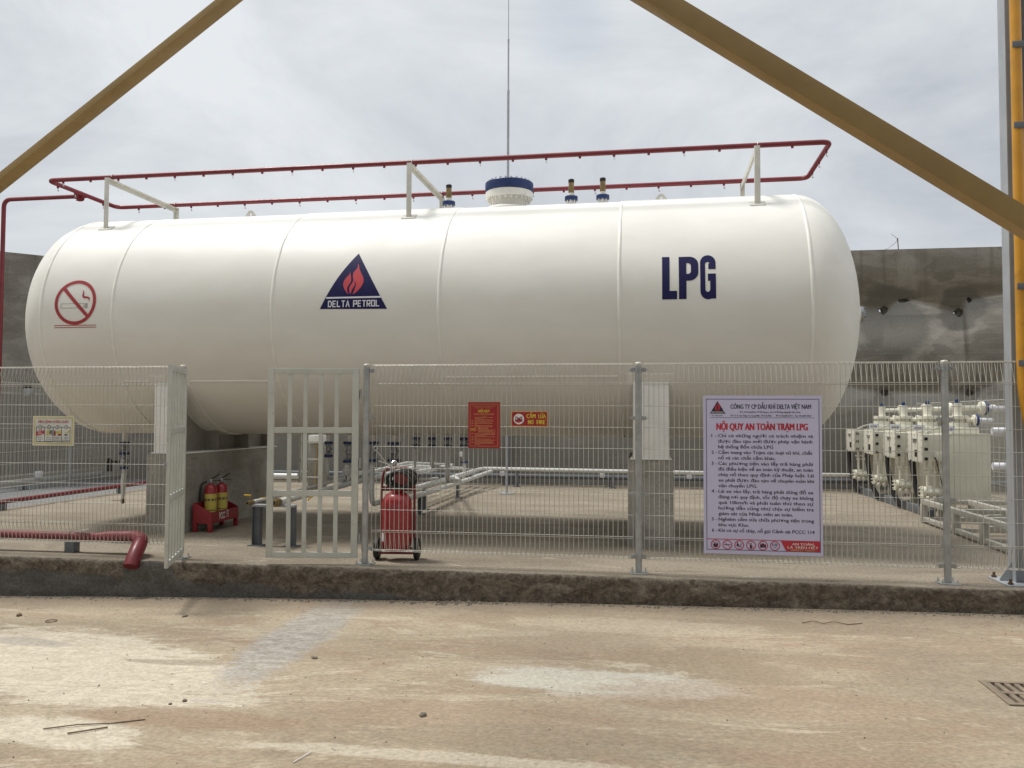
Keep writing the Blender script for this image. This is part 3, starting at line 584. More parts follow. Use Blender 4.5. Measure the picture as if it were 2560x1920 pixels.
# no-smoking sign
nsx, nsy, nr = -7.024, .167, .288
Flat().ring(nsx, nsy, nr-.042, nr, 64).seg((nsx-.176, nsy+.176), (nsx+.176, nsy-.176), .044).build('no_smoking_ring', 'signred', tank, wrap(.0045), .05)
f = Flat(); x0, x1, y0, y1 = nsx-.20, nsx+.125, nsy-.078, nsy-.018
f.frame(x0, y0, x1, y1, .005).frame(x1+.012, y0, x1+.050, y1, .004).rect(x1+.022, y0+.004, x1+.030, y1-.004).rect(x1+.034, y0+.004, x1+.040, y1-.004); f.build('cigarette_outline', 'thinline', tank, wrap(.0028), .05)
cl = [(.088, .155), (.100, .120), (.098, .085), (.115, .062), (.150, .058), (.185, .045), (.192, .01)]; wd = [.002, .018, .024, .028, .026, .024, .002]
Ls, Rs = [], []
cs = smoothpts(cl, 6, False)
for i, (a, b) in enumerate(cs):
    p, q = cs[max(0, i-1)], cs[min(len(cs)-1, i+1)]; dx, dy = q[0]-p[0], q[1]-p[1]; l = math.hypot(dx, dy) or 1; tt = i/(len(cs)-1)*(len(wd)-1); k = min(int(tt), len(wd)-2); w = (wd[k]+(wd[k+1]-wd[k])*(tt-k))/2
    Ls.append((nsx+a-dy/l*w, nsy+b+dx/l*w)); Rs.append((nsx+a+dy/l*w, nsy+b-dx/l*w))
Flat().strip(Ls, Rs).build('smoke_curl', 'signred', tank, wrap(.003), .05)
f = Flat()
for v in (-.132, -.158): f.rect(-7.31, v, -6.722, v+.0085)
f.build('underline', 'signred', tank, wrap(.003), .05)
# company triangle
f = Flat(); tri = [(-3.355, .735), (-3.77, .018), (-2.935, .006)]
n_ = 14; left = [(tri[0][0]+(tri[1][0]-tri[0][0])*k/n_-.02*sin(pi*k/n_), tri[0][1]+(tri[1][1]-tri[0][1])*k/n_) for k in range(n_+1)]
f.poly(left+[tri[2]]); logo = f.build('company_triangle', 'navy', tank, wrap(.003), .05)
fx, fy = -3.37, .19
Flat().poly([(fx+a, fy+b) for a, b in smoothpts([(.035, .395), (.03, .33), (-.01, .27), (-.005, .20), (.035, .13), (.025, .06), (.01, .0), (.07, .045), (.12, .12), (.125, .19), (.09, .26), (.06, .32)], 6)]).build('flame', 'flame', logo, wrap(.0045), .05)
Flat().poly([(fx+a, fy+b) for a, b in smoothpts([(-.055, .28), (-.06, .245), (-.105, .19), (-.122, .13), (-.10, .06), (-.05, .0), (-.068, .05), (-.06, .10), (-.03, .155), (-.032, .205)], 6)]).build('flame', 'flame', logo, wrap(.0045), .05)
Flat().poly([(fx+a, fy+b) for a, b in smoothpts([(.002, .19), (-.005, .15), (-.032, .105), (-.044, .06), (-.025, .0), (-.008, .05), (.022, .11), (.018, .15)], 6)]).build('flame', 'flame', logo, wrap(.0045), .05)
Flat().rect(-3.695, .140, -3.008, .160).build('white_stripe', 'markwhite', logo, wrap(.0045), .05)
GL = {'D': ([(0, 0), (0, 1), (.7, 1), (1, .75), (1, .25), (.7, 0)], 1), 'E': ([(1, 1), (0, 1), (0, 0), (1, 0)], 0), 'L': ([(0, 1.07), (0, 0), (1, 0)], 0), 'T': ([(-.08, 1), (1.08, 1)], 0), 'A': ([(-.06, -.1), (.5, 1.0), (1.06, -.1)], 0), 'P': ([(0, -.1), (0, 1), (1, 1), (1, .42), (.1, .42)], 0), 'R': ([(0, -.1), (0, 1), (1, 1), (1, .42), (.1, .42)], 0), 'O': ([(0, 0), (0, 1), (1, 1), (1, 0)], 1)}
f = Flat(); x = -3.662; lw, lh, lt, y_ = .036, .066, .0125, .043
for ch in 'DELTA PETROL':
    if ch == ' ': x += .036; continue
    q, cl_ = GL[ch]; P_ = lambda a, b: (x+a*lw, y_+b*lh); f.stroke([P_(a, b) for a, b in q], lt, bool(cl_))
    if ch == 'E': f.seg((x+lt/2+.0002, y_+lh*.5), P_(.85, .5), lt)
    if ch == 'T': f.seg((x+.5*lw, y_+lh-lt/2-.0002), P_(.5, -.1), lt)
    if ch == 'A': f.seg(P_(.36, .3), P_(.64, .3), lt*.8)
    if ch == 'R': f.seg((x+.5*lw, y_+.42*lh-lt/2-.0002), P_(1, -.08), lt)
    x += lw+.0195
f.build('lettering', 'markwhite', logo, wrap(.0045), .05)
# LPG: condensed block letters
f = Flat(); y0, y1 = .052, .556
f.poly([(.240, y0), (.403, y0), (.403, y0+.095), (.322, y0+.095), (.322, y1), (.240, y1)])
# P as outline ribbon + stem
px = .423; st = .082; f.rect(px, y0, px+st, y1-.004)
oo = [(px+st, y1-.004)]+[(px+.115+.098*cos(R(a)), y1-.104+.10*sin(R(a))) for a in range(90, -1, -10)]+[(px+.115+.098*cos(R(a)), y0+.308+.10*sin(R(a))) for a in range(0, -91, -10)]+[(px+st, y0+.208)]
ii = [(px+st, y1-.084)]+[(px+.098+.034*cos(R(a)), y1-.118+.034*sin(R(a))) for a in range(90, -1, -10)]+[(px+.098+.034*cos(R(a)), y0+.322+.034*sin(R(a))) for a in range(0, -91, -10)]+[(px+st, y0+.288)]
f.strip(oo, ii)
gx = .655; cw = .168; c0 = gx+cw/2
oo = [(gx+cw, y1-.165), (gx+cw, y1-.085)]+[(c0+cw/2*cos(R(a)), y1-.088+.096*sin(R(a))) for a in range(10, 181, 10)]+[(c0+cw/2*cos(R(a)), y0+.088+.096*sin(R(a))) for a in range(180, 351, 10)]+[(gx+cw, y0+.10)]
ii = [(c0+.005, y1-.165), (c0+.005, y1-.10)]+[(c0-.004+.026*cos(R(a)), y1-.108+.032*sin(R(a))) for a in range(10, 181, 10)]+[(c0-.004+.026*cos(R(a)), y0+.108+.032*sin(R(a))) for a in range(180, 351, 10)]+[(c0+.022, y0+.12)]
f.strip(oo, ii); f.poly([(c0+.022, y0+.098), (gx+cw, y0+.06), (gx+cw, y0+.285), (c0-.002, y0+.285), (c0-.002, y0+.20), (c0+.022, y0+.20)]); f.poly([(gx+cw-.055, y0), (gx+cw, y0), (gx+cw, y0+.07), (gx+cw-.07, y0+.07)])
f.build('lettering', 'navy', tank, wrap(.003), .05)

# ------------------------------------------------------------------ concrete piers
def pier(x0, x1, y0, y1, h, label, seed):
    mb = MB(); mb.box((x0, y0, -.02), (x1, y1, h)); bmesh.ops.subdivide_edges(mb.bm, edges=mb.bm.edges[:], cuts=14, use_grid_fill=True)
    for v in mb.bm.verts:
        p = v.co.copy(); e = sum(abs(q-a) < 1e-4 or abs(q-b) < 1e-4 for q, a, b in ((p.x, x0, x1), (p.y, y0, y1), (p.z, -.02, h)))
        n = NZ.fractal(V((p.x*9, p.y*9, p.z*9+seed)), 1, 2, 4); c_ = V(((x0+x1)/2, (y0+y1)/2, h/2)); v.co += (c_-p).normalized()*(.012*max(0, n)*(1.4 if e > 1 else .4)) if p.z < h-.001 or e > 1 else V((0, 0, 0))
    o = mb.build('concrete_pier', 'pier', smooth=25); tag(o, label, 'pier', 'piers carrying the tank'); return o
pier(-6.13, -5.64, 9.56, 11.98, .984, 'left concrete pier with fire extinguishers standing at its side', 3)
pier(-.165, .345, 9.52, 11.98, .984, 'right concrete pier standing behind the middle fence post', 8)

# ------------------------------------------------------------------ water spray ring
ring = thing('spray_pipe', 'long red sprinkler pipe loop running above the white tank', 'pipe', (0, TY, 0), TD)
zr, tr, sl_, sr_ = 4.689, .75, -8.07, 2.19
def loop(): 
    pts = fillet([(0, -tr, zr), (sr_, -tr, zr), (sr_, tr, zr), (sl_, tr, zr), (sl_, -tr, zr), (0, -tr, zr)], .12, 6); return pts
MB().tube(loop(), .031, 14, False).build('pipe_loop', 'red', ring, False, 60)
feed = fillet([(sl_, .06, zr), (-9.46, .06, zr), (-9.46, .06, .16)], .12, 6); MB().tube(feed, .031, 14).build('feed_pipe', 'red', ring, False, 60)
k = MB()
for d in (-.055, -.03): k.lathe([(0, 0), (.075, 0), (.075, .022), (0, .022)], (sl_-.12+d+.03, .06, zr), (1, 0, 0), 24)
k.bolts((sl_-.135, .06, zr), (1, 0, 0), .06, 8, .008, .085); k.build('pipe_flange', 'red', ring, False)
pts = [(-7.83+.417*i, -tr, -1) for i in range(24)]+[(-7.7+.44*i, tr, -1) for i in range(22)]+[(sl_, t, 0) for t in (-.55, -.2, .42)]+[(sr_, t, 0) for t in (-.5, -.05, .4)]
big0 = small0 = None
for i, (s, t, e) in enumerate(pts):
    n = MB().cyl((s, t, zr-.025), (s, t, zr-.052), .016, 10).build('spray_nozzle', 'red', ring, False)
    if i % 2 == 0 or e == 0:
        q = MB(); q.tube(((s, t, zr-.052), (s+.006, t, zr-.085)), .007, 8); q.lathe([(.004, 0), (.015, .004), (.015, .007), (.004, .009)], (s+.008, t, zr-.098), (.15, 0, 1), 10); q.build('nozzle_tip', 'chrome', n, False)

# ------------------------------------------------------------------ lightning rod behind the tank
t = thing('lightning_rod', 'tall thin grey lightning rod mast rising behind the tank', 'lightning rod', (-2.55, 15.6, 0))
MB().tube(((-2.55, 15.6, 0), (-2.55, 15.6, 7.72)), .024, 12).build('mast', 'column', t)
MB().tube(((-2.55, 15.6, 7.72), (-2.55, 15.6, 7.78), (-2.55, 15.6, 7.80), (-2.55, 15.6, 8.74)), [.026, .026, .017, .016], 10).build('mast_section', 'column', t)
MB().tube(((-2.55, 15.6, 8.74), (-2.55, 15.6, 8.79), (-2.55, 15.6, 8.80), (-2.55, 15.6, 11.5)), [.018, .018, .008, .006], 8).build('rod_tip', 'column', t)
MB().box((-2.68, 15.47, 0), (-2.42, 15.73, .016), .002).build('base_plate', 'column', t)
CANOPY_Y = 1.6
# ------------------------------------------------------------------ mesh fences
WR = .0030
def mesh_panel(mb, a, b, h=1.973, z0=.136, back=1, sp=.0466):
    """folded-edge wire panel between two floor points a and b (x, y)"""
    a, b = V((*a, 0)), V((*b, 0)); d = (b-a); l = d.length; d.normalize(); nrm = V((-d.y, d.x, 0))*back; n = int(l/sp); k = (h-z0)/1.837
    z = lambda q: z0+(q-.136)*k
    for i in range(n+1):
        p = a+d*(l-n*sp)/2+d*(i*sp); j = .0015*NZ.noise(V((i*.9, p.x, 3)))
        mb.tube([p+nrm*y+V((0, 0, z(q)))+d*j for y, q in ((0, .336), (.062, .145), (.052, .136), (.006, .136), (0, .145), (0, .6), (0, 1.2), (0, 1.78), (0, 1.964), (.006, 1.973), (.052, 1.973), (.062, 1.964), (.003, 1.775))], WR, 4)
    for y, q in ((0, .136), (.062, .140), (0, .338), (0, .322), (-.003, .542), (-.003, .75), (-.003, .954), (-.003, 1.165), (-.003, 1.366), (-.003, 1.57), (0, 1.787), (0, 1.770), (-.002, 1.973), (.062, 1.968)):
        mb.tube((a+nrm*y+V((0, 0, z(q))), b+nrm*y+V((0, 0, z(q)))), WR, 4)
    return mb
def fence_post(root, x, y, h=1.985, r=.031, clamps=(1.914, 1.455, .74, .157), along=(1, 0), sides=(-1, 1)):
    p = MB().cyl((x, y, .012), (x, y, h-.012), r, 20).build('fence_post', 'galv', root)
    MB().lathe([(r+.002, h-.035), (r+.003, h-.012), (r*.8, h), (0, h+.004)], (x, y, 0), seg=20).build('post_cap', 'wire', p)
    MB().box((x-.085, y-.085, 0), (x+.085, y+.085, .010), .002).build('base_plate', 'galv', p)
    for i in (-1, 1):
        for j in (-1, 1): MB().lathe([(.016, .010), (.016, .014), (.011, .014), (.011, .024), (.006, .024), (.006, .045), (0, .045)], (x+i*.062, y+j*.062, 0), seg=8).build('anchor_bolt', 'bolt', p)
    ax = V((*along, 0)); nr = V((-ax.y, ax.x, 0))
    for i, z in enumerate(clamps):
        c = MB().lathe([(r+.001, z-.018), (r+.004, z-.018), (r+.004, z+.018), (r+.001, z+.018)], (x, y, 0), seg=20)
        for s_ in sides:
            o = V((x, y, z))+ax*s_*(r+.022); c.box(o-V((.020, .014, .018)), o+V((.020, .014, .018)), .002)
            c.tube((o-nr*.03+ax*s_*.008, o+nr*.03+ax*s_*.008), .006, 6); c.tube((o, o+ax*s_*.04), .005, 6)
        c.build('clamp', 'silver' if i == 0 else 'galv', p)
    return p
FY = 7.93
fr = thing('mesh_fence', 'silver wire mesh fence with round posts running right of the gate', 'fence', (-2.716, FY, 0))
for x in (-2.716, -.036, 2.676): fence_post(fr, x, FY, sides=(1,) if x < -2 else (-1, 1))
for a, b in ((-2.655, -.085), (.015, 2.625), (2.728, 5.28)): mesh_panel(MB(), (a, FY), (b, FY)).build('mesh_panel', 'wire', fr, smooth=0)
fl_ = thing('mesh_fence', 'silver wire mesh fence left of the open gate, red pipe along its foot', 'fence', (-4.70, FY, 0))
for x in (-4.695, -7.60): fence_post(fl_, x, FY, sides=(-1,) if x > -5 else (1,))
mesh_panel(MB(), (-7.55, FY), (-4.80, FY)).build('mesh_panel', 'wire', fl_, smooth=0)
fs = thing('mesh_fence', 'wire mesh fence seen edge on at far left in front of the oblique wall', 'fence', (-11.6, 15.42, 0))
for y in (9.9, 12.66, 15.42): MB().cyl((-11.6, y, 0), (-11.6, y, 2.10), .036, 14).build('fence_post', 'galv', fs)
for a, b in ((9.95, 12.61), (12.71, 15.37), (15.47, 17.4)): mesh_panel(MB(), (-11.6, a), (-11.6, b), 2.07, .12).build('mesh_panel', 'wire', fs, smooth=0)
fr2 = thing('mesh_fence', 'low wire mesh fence running back behind the cream vaporizer cabinets', 'fence', (5.35, 13, 0))
for y in (8.3, 11.3, 14.3, 17.3): MB().cyl((5.35, y, 0), (5.35, y, 1.78), .030, 12).build('fence_post', 'galv', fr2)
for a, b in ((8.35, 11.25), (11.35, 14.25), (14.35, 17.25)): mesh_panel(MB(), (5.35, a), (5.35, b), 1.75, .10).build('mesh_panel', 'wire', fr2, smooth=0)

# ------------------------------------------------------------------ gate leaves
def gate_leaf(loc, rz, label):
    g = thing('gate_leaf', label, 'gate', loc, rz, 'leaves of the open gate'); w, z0, z1, d = .925, .062, 1.938, .016
    f = MB(); f.box((.02, -d, z0), (.085, d, z1), .003); f.box((w-.062, -d, z0), (w, d, z1), .003)
    for a, b in ((z0, z0+.058), (.668, .726), (1.294, 1.352), (z1-.058, z1)): f.box((.0852, -d*.9, a), (w-.0622, d*.9, b), .003)
    f.build('gate_frame', 'gate', g, False)
    for k in range(4):
        x = .085+(w-.147)*(k+1)/5; b = MB()
        for a, c_ in ((z0+.0582, .6678), (.7262, 1.2938), (1.3522, z1-.0582)): b.box((x-.020, -d*.75, a), (x+.020, d*.75, c_), .002)
        b.build('gate_bar', 'gate', g, False)
    for z in (.25, 1.0, 1.68): MB().cyl((.005, -.004, z-.05), (.005, -.004, z+.05), .011, 10).box((.006, -.02, z-.035), (.045, -.0165, z+.035)).build('hinge', 'galv', g, False)
    k = MB(); k.tube([V((w-.01+.022*cos(q), -.022, .985+.022*sin(q))) for q in [2*pi*i/14 for i in range(15)]], .005, 6, False); k.box((w-.03, -.030, .99), (w+.012, -.0165, 1.03), .002); k.build('latch_ring', 'silver', g, False)
    return g
gate_leaf((-2.765, FY-.02, 0), pi+R(8.5), 'pale grey barred gate leaf standing nearly closed left of the wheeled extinguisher')
gate_leaf((-4.652, FY-.01, 0), R(-68.5), 'pale grey barred gate leaf swung fully open and seen almost edge on')

# ------------------------------------------------------------------ signs on the fence
def board(name, label, x0, x1, z0, z1, mat, y=FY-.024, rad_=0., th=.004):
    t = thing(name, label, 'sign', (x0, y, z0)); w, h = x1-x0, z1-z0
    pl = [(0, 0), (w, 0), (w, h), (0, h)] if not rad_ else [(cx+rad_*cos(R(a)), cz+rad_*sin(R(a))) for cx, cz, s in ((w-rad_, rad_, -90), (w-rad_, h-rad_, 0), (rad_, h-rad_, 90), (rad_, rad_, 180)) for a in range(s, s+91, 15)]
    MB().prism(pl, th, lambda u, v, q: V((u, q, v))).build('board', mat, t, False); return t, w, h
def face(l): return lambda u, v: V((u, -l, v))
# big rules board
t, w, h = board('rules_sign', 'large lilac white safety rules board with navy text wired to the right panel', .560, 1.616, .210, 1.668, 'board')
UX = lambda x: (x-142)/1074*w
VY = lambda y: h-(y-98)/1438*h
Flat().frame(UX(168), .034, UX(1190)+.004, h-.031, .005).rect(UX(203), VY(301), UX(1153), VY(298)).build('border', 'ink', t, face(.0015))
lg = Flat().poly([(UX(275), VY(148)), (UX(203), VY(264)), (UX(347), VY(264))]).build('company_triangle', 'ink', t, face(.0015))
Flat().poly([(UX(275)+a*.21, VY(240)+b*.20) for a, b in smoothpts([(.035, .395), (-.01, .27), (.03, .13), (.01, .0), (.11, .12), (.09, .26)], 4)]).build('flame', 'inkred', lg, face(.003))
Flat().poly([(UX(275)+a*.21, VY(240)+b*.20) for a, b in smoothpts([(-.055, .28), (-.11, .17), (-.10, .06), (-.03, .0), (-.03, .15)], 4)]).build('flame', 'inkred', lg, face(.003))
Flat().rect(UX(217), VY(246), UX(333), VY(244)).text('DELTA PETROL', UX(219), VY(260), .0095, UX(331)-UX(219), .012).build('lettering', 'inkwhite', lg, face(.003))
Flat().text('CÔNG TY CP DẦU KHÍ DELTA VIỆT NAM', UX(393), VY(219), .042, UX(1122)-UX(393), .012, fat=.028).build('company_lettering', 'ink', t, face(.0015))
f = Flat(); f.text('ĐC: P315 khối B, TTTM Savico, số 7-9 Đường Nguyễn Văn Linh,', UX(480), VY(256), .0145, UX(1028)-UX(480), .012, fat=.03)
f.text('Tổ 17, P. Gia Thụy, Q. Long Biên, TP. Hà Nội', UX(390), VY(288), .0145, UX(766)-UX(390), .012, fat=.03).text('ĐT: 04.6285.5777 - Fax: 04.6281.4567', UX(808), VY(288), .0145, UX(1125)-UX(808), .012, fat=.03)
f.text('ISO 9001:2000', UX(222), VY(286), .009, UX(322)-UX(222), .012); f.build('address_lettering', 'ink', t, face(.0015))
Flat().text('NỘI QUY AN TOÀN TRẠM LPG', UX(262), VY(412), .063, UX(1092)-UX(262), 0, fat=.06).build('title_lettering', 'inkred', t, face(.0015))
body = [('1 -', 'Chỉ có những người có trách nhiệm và', 1137), ('', 'được đào tạo mới được phép vận hành', 1130), ('', 'hệ thống Bồn chứa LPG', 780), ('2 -', 'Cấm mang vào Trạm các loại vũ khí, chất', 1128), ('', 'nổ và các chất cấm khác.', 803),
        ('3 -', 'Các phương tiện vào lấy trả hàng phải', 1133), ('', 'đủ điều kiện về an toàn kỹ thuật, an toàn', 1133), ('', 'cháy nổ theo quy định của Pháp luật. Lái', 1140), ('', 'xe phải được đào tạo về chuyên môn khi', 1140), ('', 'vận chuyển LPG.', 633),
        ('4 -', 'Lái xe vào lấy, trả hàng phải dừng đỗ xe', 1135), ('', 'đúng nơi quy định, tốc độ chạy xe không', 1136), ('', 'quá 10km/h và phải tuân thủ theo sự', 1135), ('', 'hướng dẫn cũng như chịu sự kiểm tra', 1137), ('', 'giám sát của Nhân viên an toàn.', 953),
        ('5 -', 'Nghiêm cấm sửa chữa phương tiện trong', 1138), ('', 'khu vực Kho.', 555), ('6 -', 'Khi có sự cố cháy, nổ gọi Cảnh sát PCCC 114', 1142)]
for i, (no, s, xr) in enumerate(body):
    f = Flat(); y = VY(479+50.6*i)
    if no: f.text(no, UX(216), y, .0305, UX(266)-UX(216), .02, fat=.028)
    f.text(s, UX(278), y, .0305, UX(xr)-UX(278), .02, fat=.028); f.build('text_line', 'ink', t, face(.0015))
fb0, fb1 = .040, .130
Flat().rect(UX(170), fb1, UX(1190), fb1+.006).poly([(UX(840), fb1-.001), (UX(886), fb0), (UX(1190)-.001, fb0), (UX(1190)-.001, fb1-.001)]).build('red_banner', 'inkred', t, face(.0022))
f = Flat().text('AN TOÀN', UX(1035), fb1-.036, .021, .186, .02, align='C', fat=.04).text('LÀ TRÊN HẾT', UX(1037), fb1-.066, .021, .268, .02, align='C', fat=.04); f.build('banner_lettering', 'inkwhite', t, face(.0035))
Flat().text('SAFETY FIRST!', UX(1037), fb1-.088, .016, .208, .012, align='C').build('banner_lettering', 'inkorange', t, face(.0035))
ry = .083
for i, x in enumerate((250, 357, 465, 572, 680, 787)):
    u = UX(x); r = .0435; ic = Flat()
    if i == 0: ic.poly([(u+a*.030, ry-.004+b*.03) for a, b in smoothpts([(0, -.8), (-.7, -.3), (-.75, .4), (-.5, .1), (-.3, .9), (-.1, .2), (.15, 1.0), (.3, .2), (.6, .8), (.75, .1), (.65, -.4)], 3)])
    if i == 1: ic.rect(u-.028, ry-.003, u+.014, ry+.004).poly([(u+a, ry+b) for a, b in ((.014, -.001), (.029, -.002), (.029, .003), (.014, .004))])
    if i == 2: ic.poly([(u-.012+a*.018, ry+.004+b*.026) for a, b in smoothpts([(0, -.8), (-.7, -.2), (-.4, .3), (-.1, .9), (.3, .2), (.6, -.3)], 3)]).seg((u-.002, ry-.026), (u+.024, ry+.016), .005)
    if i == 3: ic.rect(u-.011, ry-.030, u+.009, ry+.004).rect(u-.006, ry+.008, u-.003, ry+.018).rect(u-.001, ry+.008, u+.002, ry+.022).rect(u+.005, ry+.008, u+.008, ry+.017)
    if i == 4: ic.rect(u-.026, ry-.018, u+.026, ry+.012).rect(u-.010, ry+.012, u+.010, ry+.019)
    if i == 5: ic.text('10', u, ry-.002, .024, .046, .02, align='C').text('km/h', u, ry-.018, .010, .030, .012, align='C')
    q = ic.build('pictogram', 'ink', t, face(.0015)); fr_ = Flat().ring(u, ry, r-.0075, r, 32)
    if i < 5: fr_.seg((u-.025, ry+.025), (u+.025, ry-.025), .0045)
    fr_.build('prohibition_ring', 'inkred', q, face(.0028))
# red rules plate
def bars(f, x0, x1, v, th, rnd, indent=0.):
    x = x0+indent
    while x < x1-.004:
        l = min(x1-x, rnd.uniform(.010, .026)); f.rect(x, v, x+l, v+th*rnd.uniform(.7, 1.05)); x += l+.0035
rnd = random.Random(5)
t, w, h = board('red_sign', 'small upright red plate with yellow fire rules lettering', -1.674, -1.361, 1.159, 1.605, 'boardred')
Flat().frame(.018, .018, w-.018, h-.018, .003).build('border', 'inkorange', t, face(.0015))
Flat().text('NỘI QUY', w/2, h-.099, .024, .118, .025, align='C', fat=.06).build('title_lettering', 'inkyellow', t, face(.0015))
Flat().text('PHÒNG CHÁY CHỮA CHÁY', w/2, h-.124, .0135, .200, .012, align='C').build('title_lettering', 'inkorange', t, face(.0015))
Flat().text('CỘNG HÒA XÃ HỘI CHỦ NGHĨA VIỆT NAM', w/2, h-.043, .0075, .225, .01, align='C').build('header_lettering', 'inkorange', t, face(.0015))
f = Flat(); f.text('ĐỘC LẬP - TỰ DO - HẠNH PHÚC', w/2, h-.060, .0075, .165, .01, align='C').build('header_lettering', 'inkorange', t, face(.0015)); f = Flat().rect(w/2-.025, h-.138, w/2+.025, h-.135); f.build('ornament', 'inkorange', t, face(.0015))
f = Flat(); v = h-.152; i = 0
ends = [.245, .16, .245, .25, .22, .245, .09, .25, .24]
for i in range(9):
    bars(f, .065, min(ends[i], w-.05), v, .004, rnd)
    if i in (3, 5, 7): f.rect(.032, v, .052, v+.004)
    v -= .0112
for e in (.20, .195, .268, .235, .268): bars(f, .098, e, v, .004, rnd); v -= .0098
v -= .004
for i, e in enumerate((.265, .262, .18, .266, .088, .225, .268, .24, .25, .254, .115)):
    bars(f, .065, e, v, .004, rnd)
    if i in (0, 3, 5, 6, 8): f.rect(.032, v, .055, v+.004)
    v -= .0108
f.build('rule_lines', 'inkorange', t, face(.0015))
f = Flat(); f.rect(.027, .171, .062, .174).rect(.027, .1785, .060, .1815).rect(.027, .186, .062, .189).seg((.062, .171), (.062, .163), .003).seg((.062, .189), (.062, .197), .003).seg((.062, .197), (.082, .180), .0032).seg((.062, .163), (.082, .180), .0032); f.build('arrow', 'inkyellow', t, face(.0015))
# no fire plate
t, w, h = board('no_fire_sign', 'wide red plate reading no fire in yellow with white disc', -1.250, -.897, 1.370, 1.517, 'inkorange', rad_=.012)
rr = .010; pl = [(cx+rr*cos(R(a)), cz+rr*sin(R(a))) for cx, cz, s in ((w-.017, .017, -90), (w-.017, h-.017, 0), (.017, h-.017, 90), (.017, .017, 180)) for a in range(s, s+91, 15)]
Flat().poly(pl).build('red_panel', 'boardred', t, face(.0012))
dsc = Flat().disc(.074, h/2-.002, .051).build('disc', 'inkwhite', t, face(.0024))
Flat().poly([(.074+a*.036, h/2-.008+b*.032) for a, b in smoothpts([(0, -.95), (-.75, -.55), (-.85, .3), (-.5, .0), (-.2, .95), (.0, .15), (.35, .95), (.5, .1), (.85, .5), (.75, -.5)], 3)]).build('flame', 'inkred', dsc, face(.0036))
f = Flat().seg((.043, h/2+.022), (.107, h/2-.026), .007).seg((.105, h/2+.022), (.041, h/2-.026), .007).seg((.043, h/2+.022), (.041, h/2-.026), .004).seg((.105, h/2+.022), (.107, h/2-.026), .004); f.build('cross', 'ink', dsc, face(.0048))
f = Flat().text('CẤM', .148, .081, .040, .090, .025, fat=.05).text('LỬA', .263, .081, .040, .074, .025, fat=.05).text('NO', .163, .023, .042, .056, .025, fat=.05).text('FIRE', .246, .023, .042, .086, .025, fat=.05); f.build('lettering', 'inkyellow', t, face(.0024))
# fire drill plate on the left panel
t, w, h = board('fire_drill_sign', 'cream plate with four small numbered fire drill pictures on the left panel', -6.389, -5.908, 1.140, 1.452, 'boardcream')
Flat().frame(.016, .016, w-.016, h-.016, .010).build('yellow_border', 'label_yellow', t, face(.0012)); Flat().rect(.027, .027, w-.027, h-.027).build('panel', 'boardtint', t, face(.0014))
Flat().text('TIÊU LỆNH CHỮA CHÁY', w/2, h-.073, .026, .365, .02, align='C', fat=.05).build('title_lettering', 'inkred', t, face(.0026))
f = Flat(); x0, x1, y0, y1 = .040, w-.040, .038, .198; f.frame(x0, y0, x1, y1, .006)
for k in (1, 2, 3): f.rect(x0+(x1-x0)*k/4-.003, y0+.006, x0+(x1-x0)*k/4+.003, y1-.006)
f.build('frame_lines', 'ink', t, face(.0026))
for k in range(4):
    cx = x0+(x1-x0)*(k+.5)/4; q = Flat().disc(cx, y1-.003, .021).build('number_disc', 'ink', t, face(.0034)); Flat().disc(cx, y1-.003, .0155).build('disc_face', 'boardtint', q, face(.0042)); Flat().text(str(k+1), cx, y1-.012, .018, None, .02, align='C').build('number', 'ink', q, face(.005))
    f = Flat()
    for i, wd in enumerate(((.075, .055, .02), (.05, .06, .08), (.06, .065, .07, .07), (.05, .03, .085, .085))[k]): bars(f, cx-wd/2, cx+wd/2, .085-i*(.034/ (2.2 if k > 1 else 1.7)), .005, rnd)
    f.build('caption', 'ink', t, face(.0026))
c1, c2, c3, c4 = [x0+(x1-x0)*(k+.5)/4 for k in range(4)]
p = Flat().poly([(c1+a*.046, .138+b*.036) for a, b in smoothpts([(-1, -.9), (-.95, 0), (-.8, .5), (-.6, .2), (-.3, .8), (-.1, .3), (.3, .9), (.5, .3), (.8, .8), (1, .1), (.95, -.3), (.2, -.8)], 3)]).build('fire_picture', 'inkred', t, face(.0026)); Flat().text('BÁO', c1-.004, .137, .012, .040, .02, align='C').text('ĐỘNG', c1, .116, .015, .060, .02, align='C').build('lettering', 'inkwhite', p, face(.0036))
p = Flat().poly([(c2-.012+a*.02, .138+b*.03) for a, b in smoothpts([(-.6, -.9), (-.7, .3), (0, .9), (.8, .3), (.5, -.8)], 4)]).rect(c2-.02, .108, c2+.015, .114).build('switch_picture', 'label_yellow', t, face(.0026)); Flat().rect(c2+.008, .120, c2+.030, .162).build('switch_box', 'steelgrey', p, face(.0034)); Flat().rect(c2+.034, .105, c2+.041, .168).build('switch_post', 'rust', p, face(.0034))
p = Flat().poly([(c3+.012+a*.034, .140+b*.020) for a, b in smoothpts([(-1, 0), (-.2, .8), (.9, .9), (1, -.1), (.2, -.9)], 4)]).build('bucket_picture', 'label_yellow', t, face(.0026)); Flat().poly([(c3-.03+a*.012, .132+b*.034) for a, b in ((-.9, -.8), (.9, -.8), (.9, .3), (.2, .9), (-.5, .9), (-.9, .3))]).build('extinguisher_picture', 'redbox', p, face(.0034)); Flat().poly([(c3+.026+a*.02, .114+b*.012) for a, b in ((-.8, -.8), (.7, -.8), (1, .8), (-1, .8))]).build('pail_picture', 'redbox', p, face(.0034))
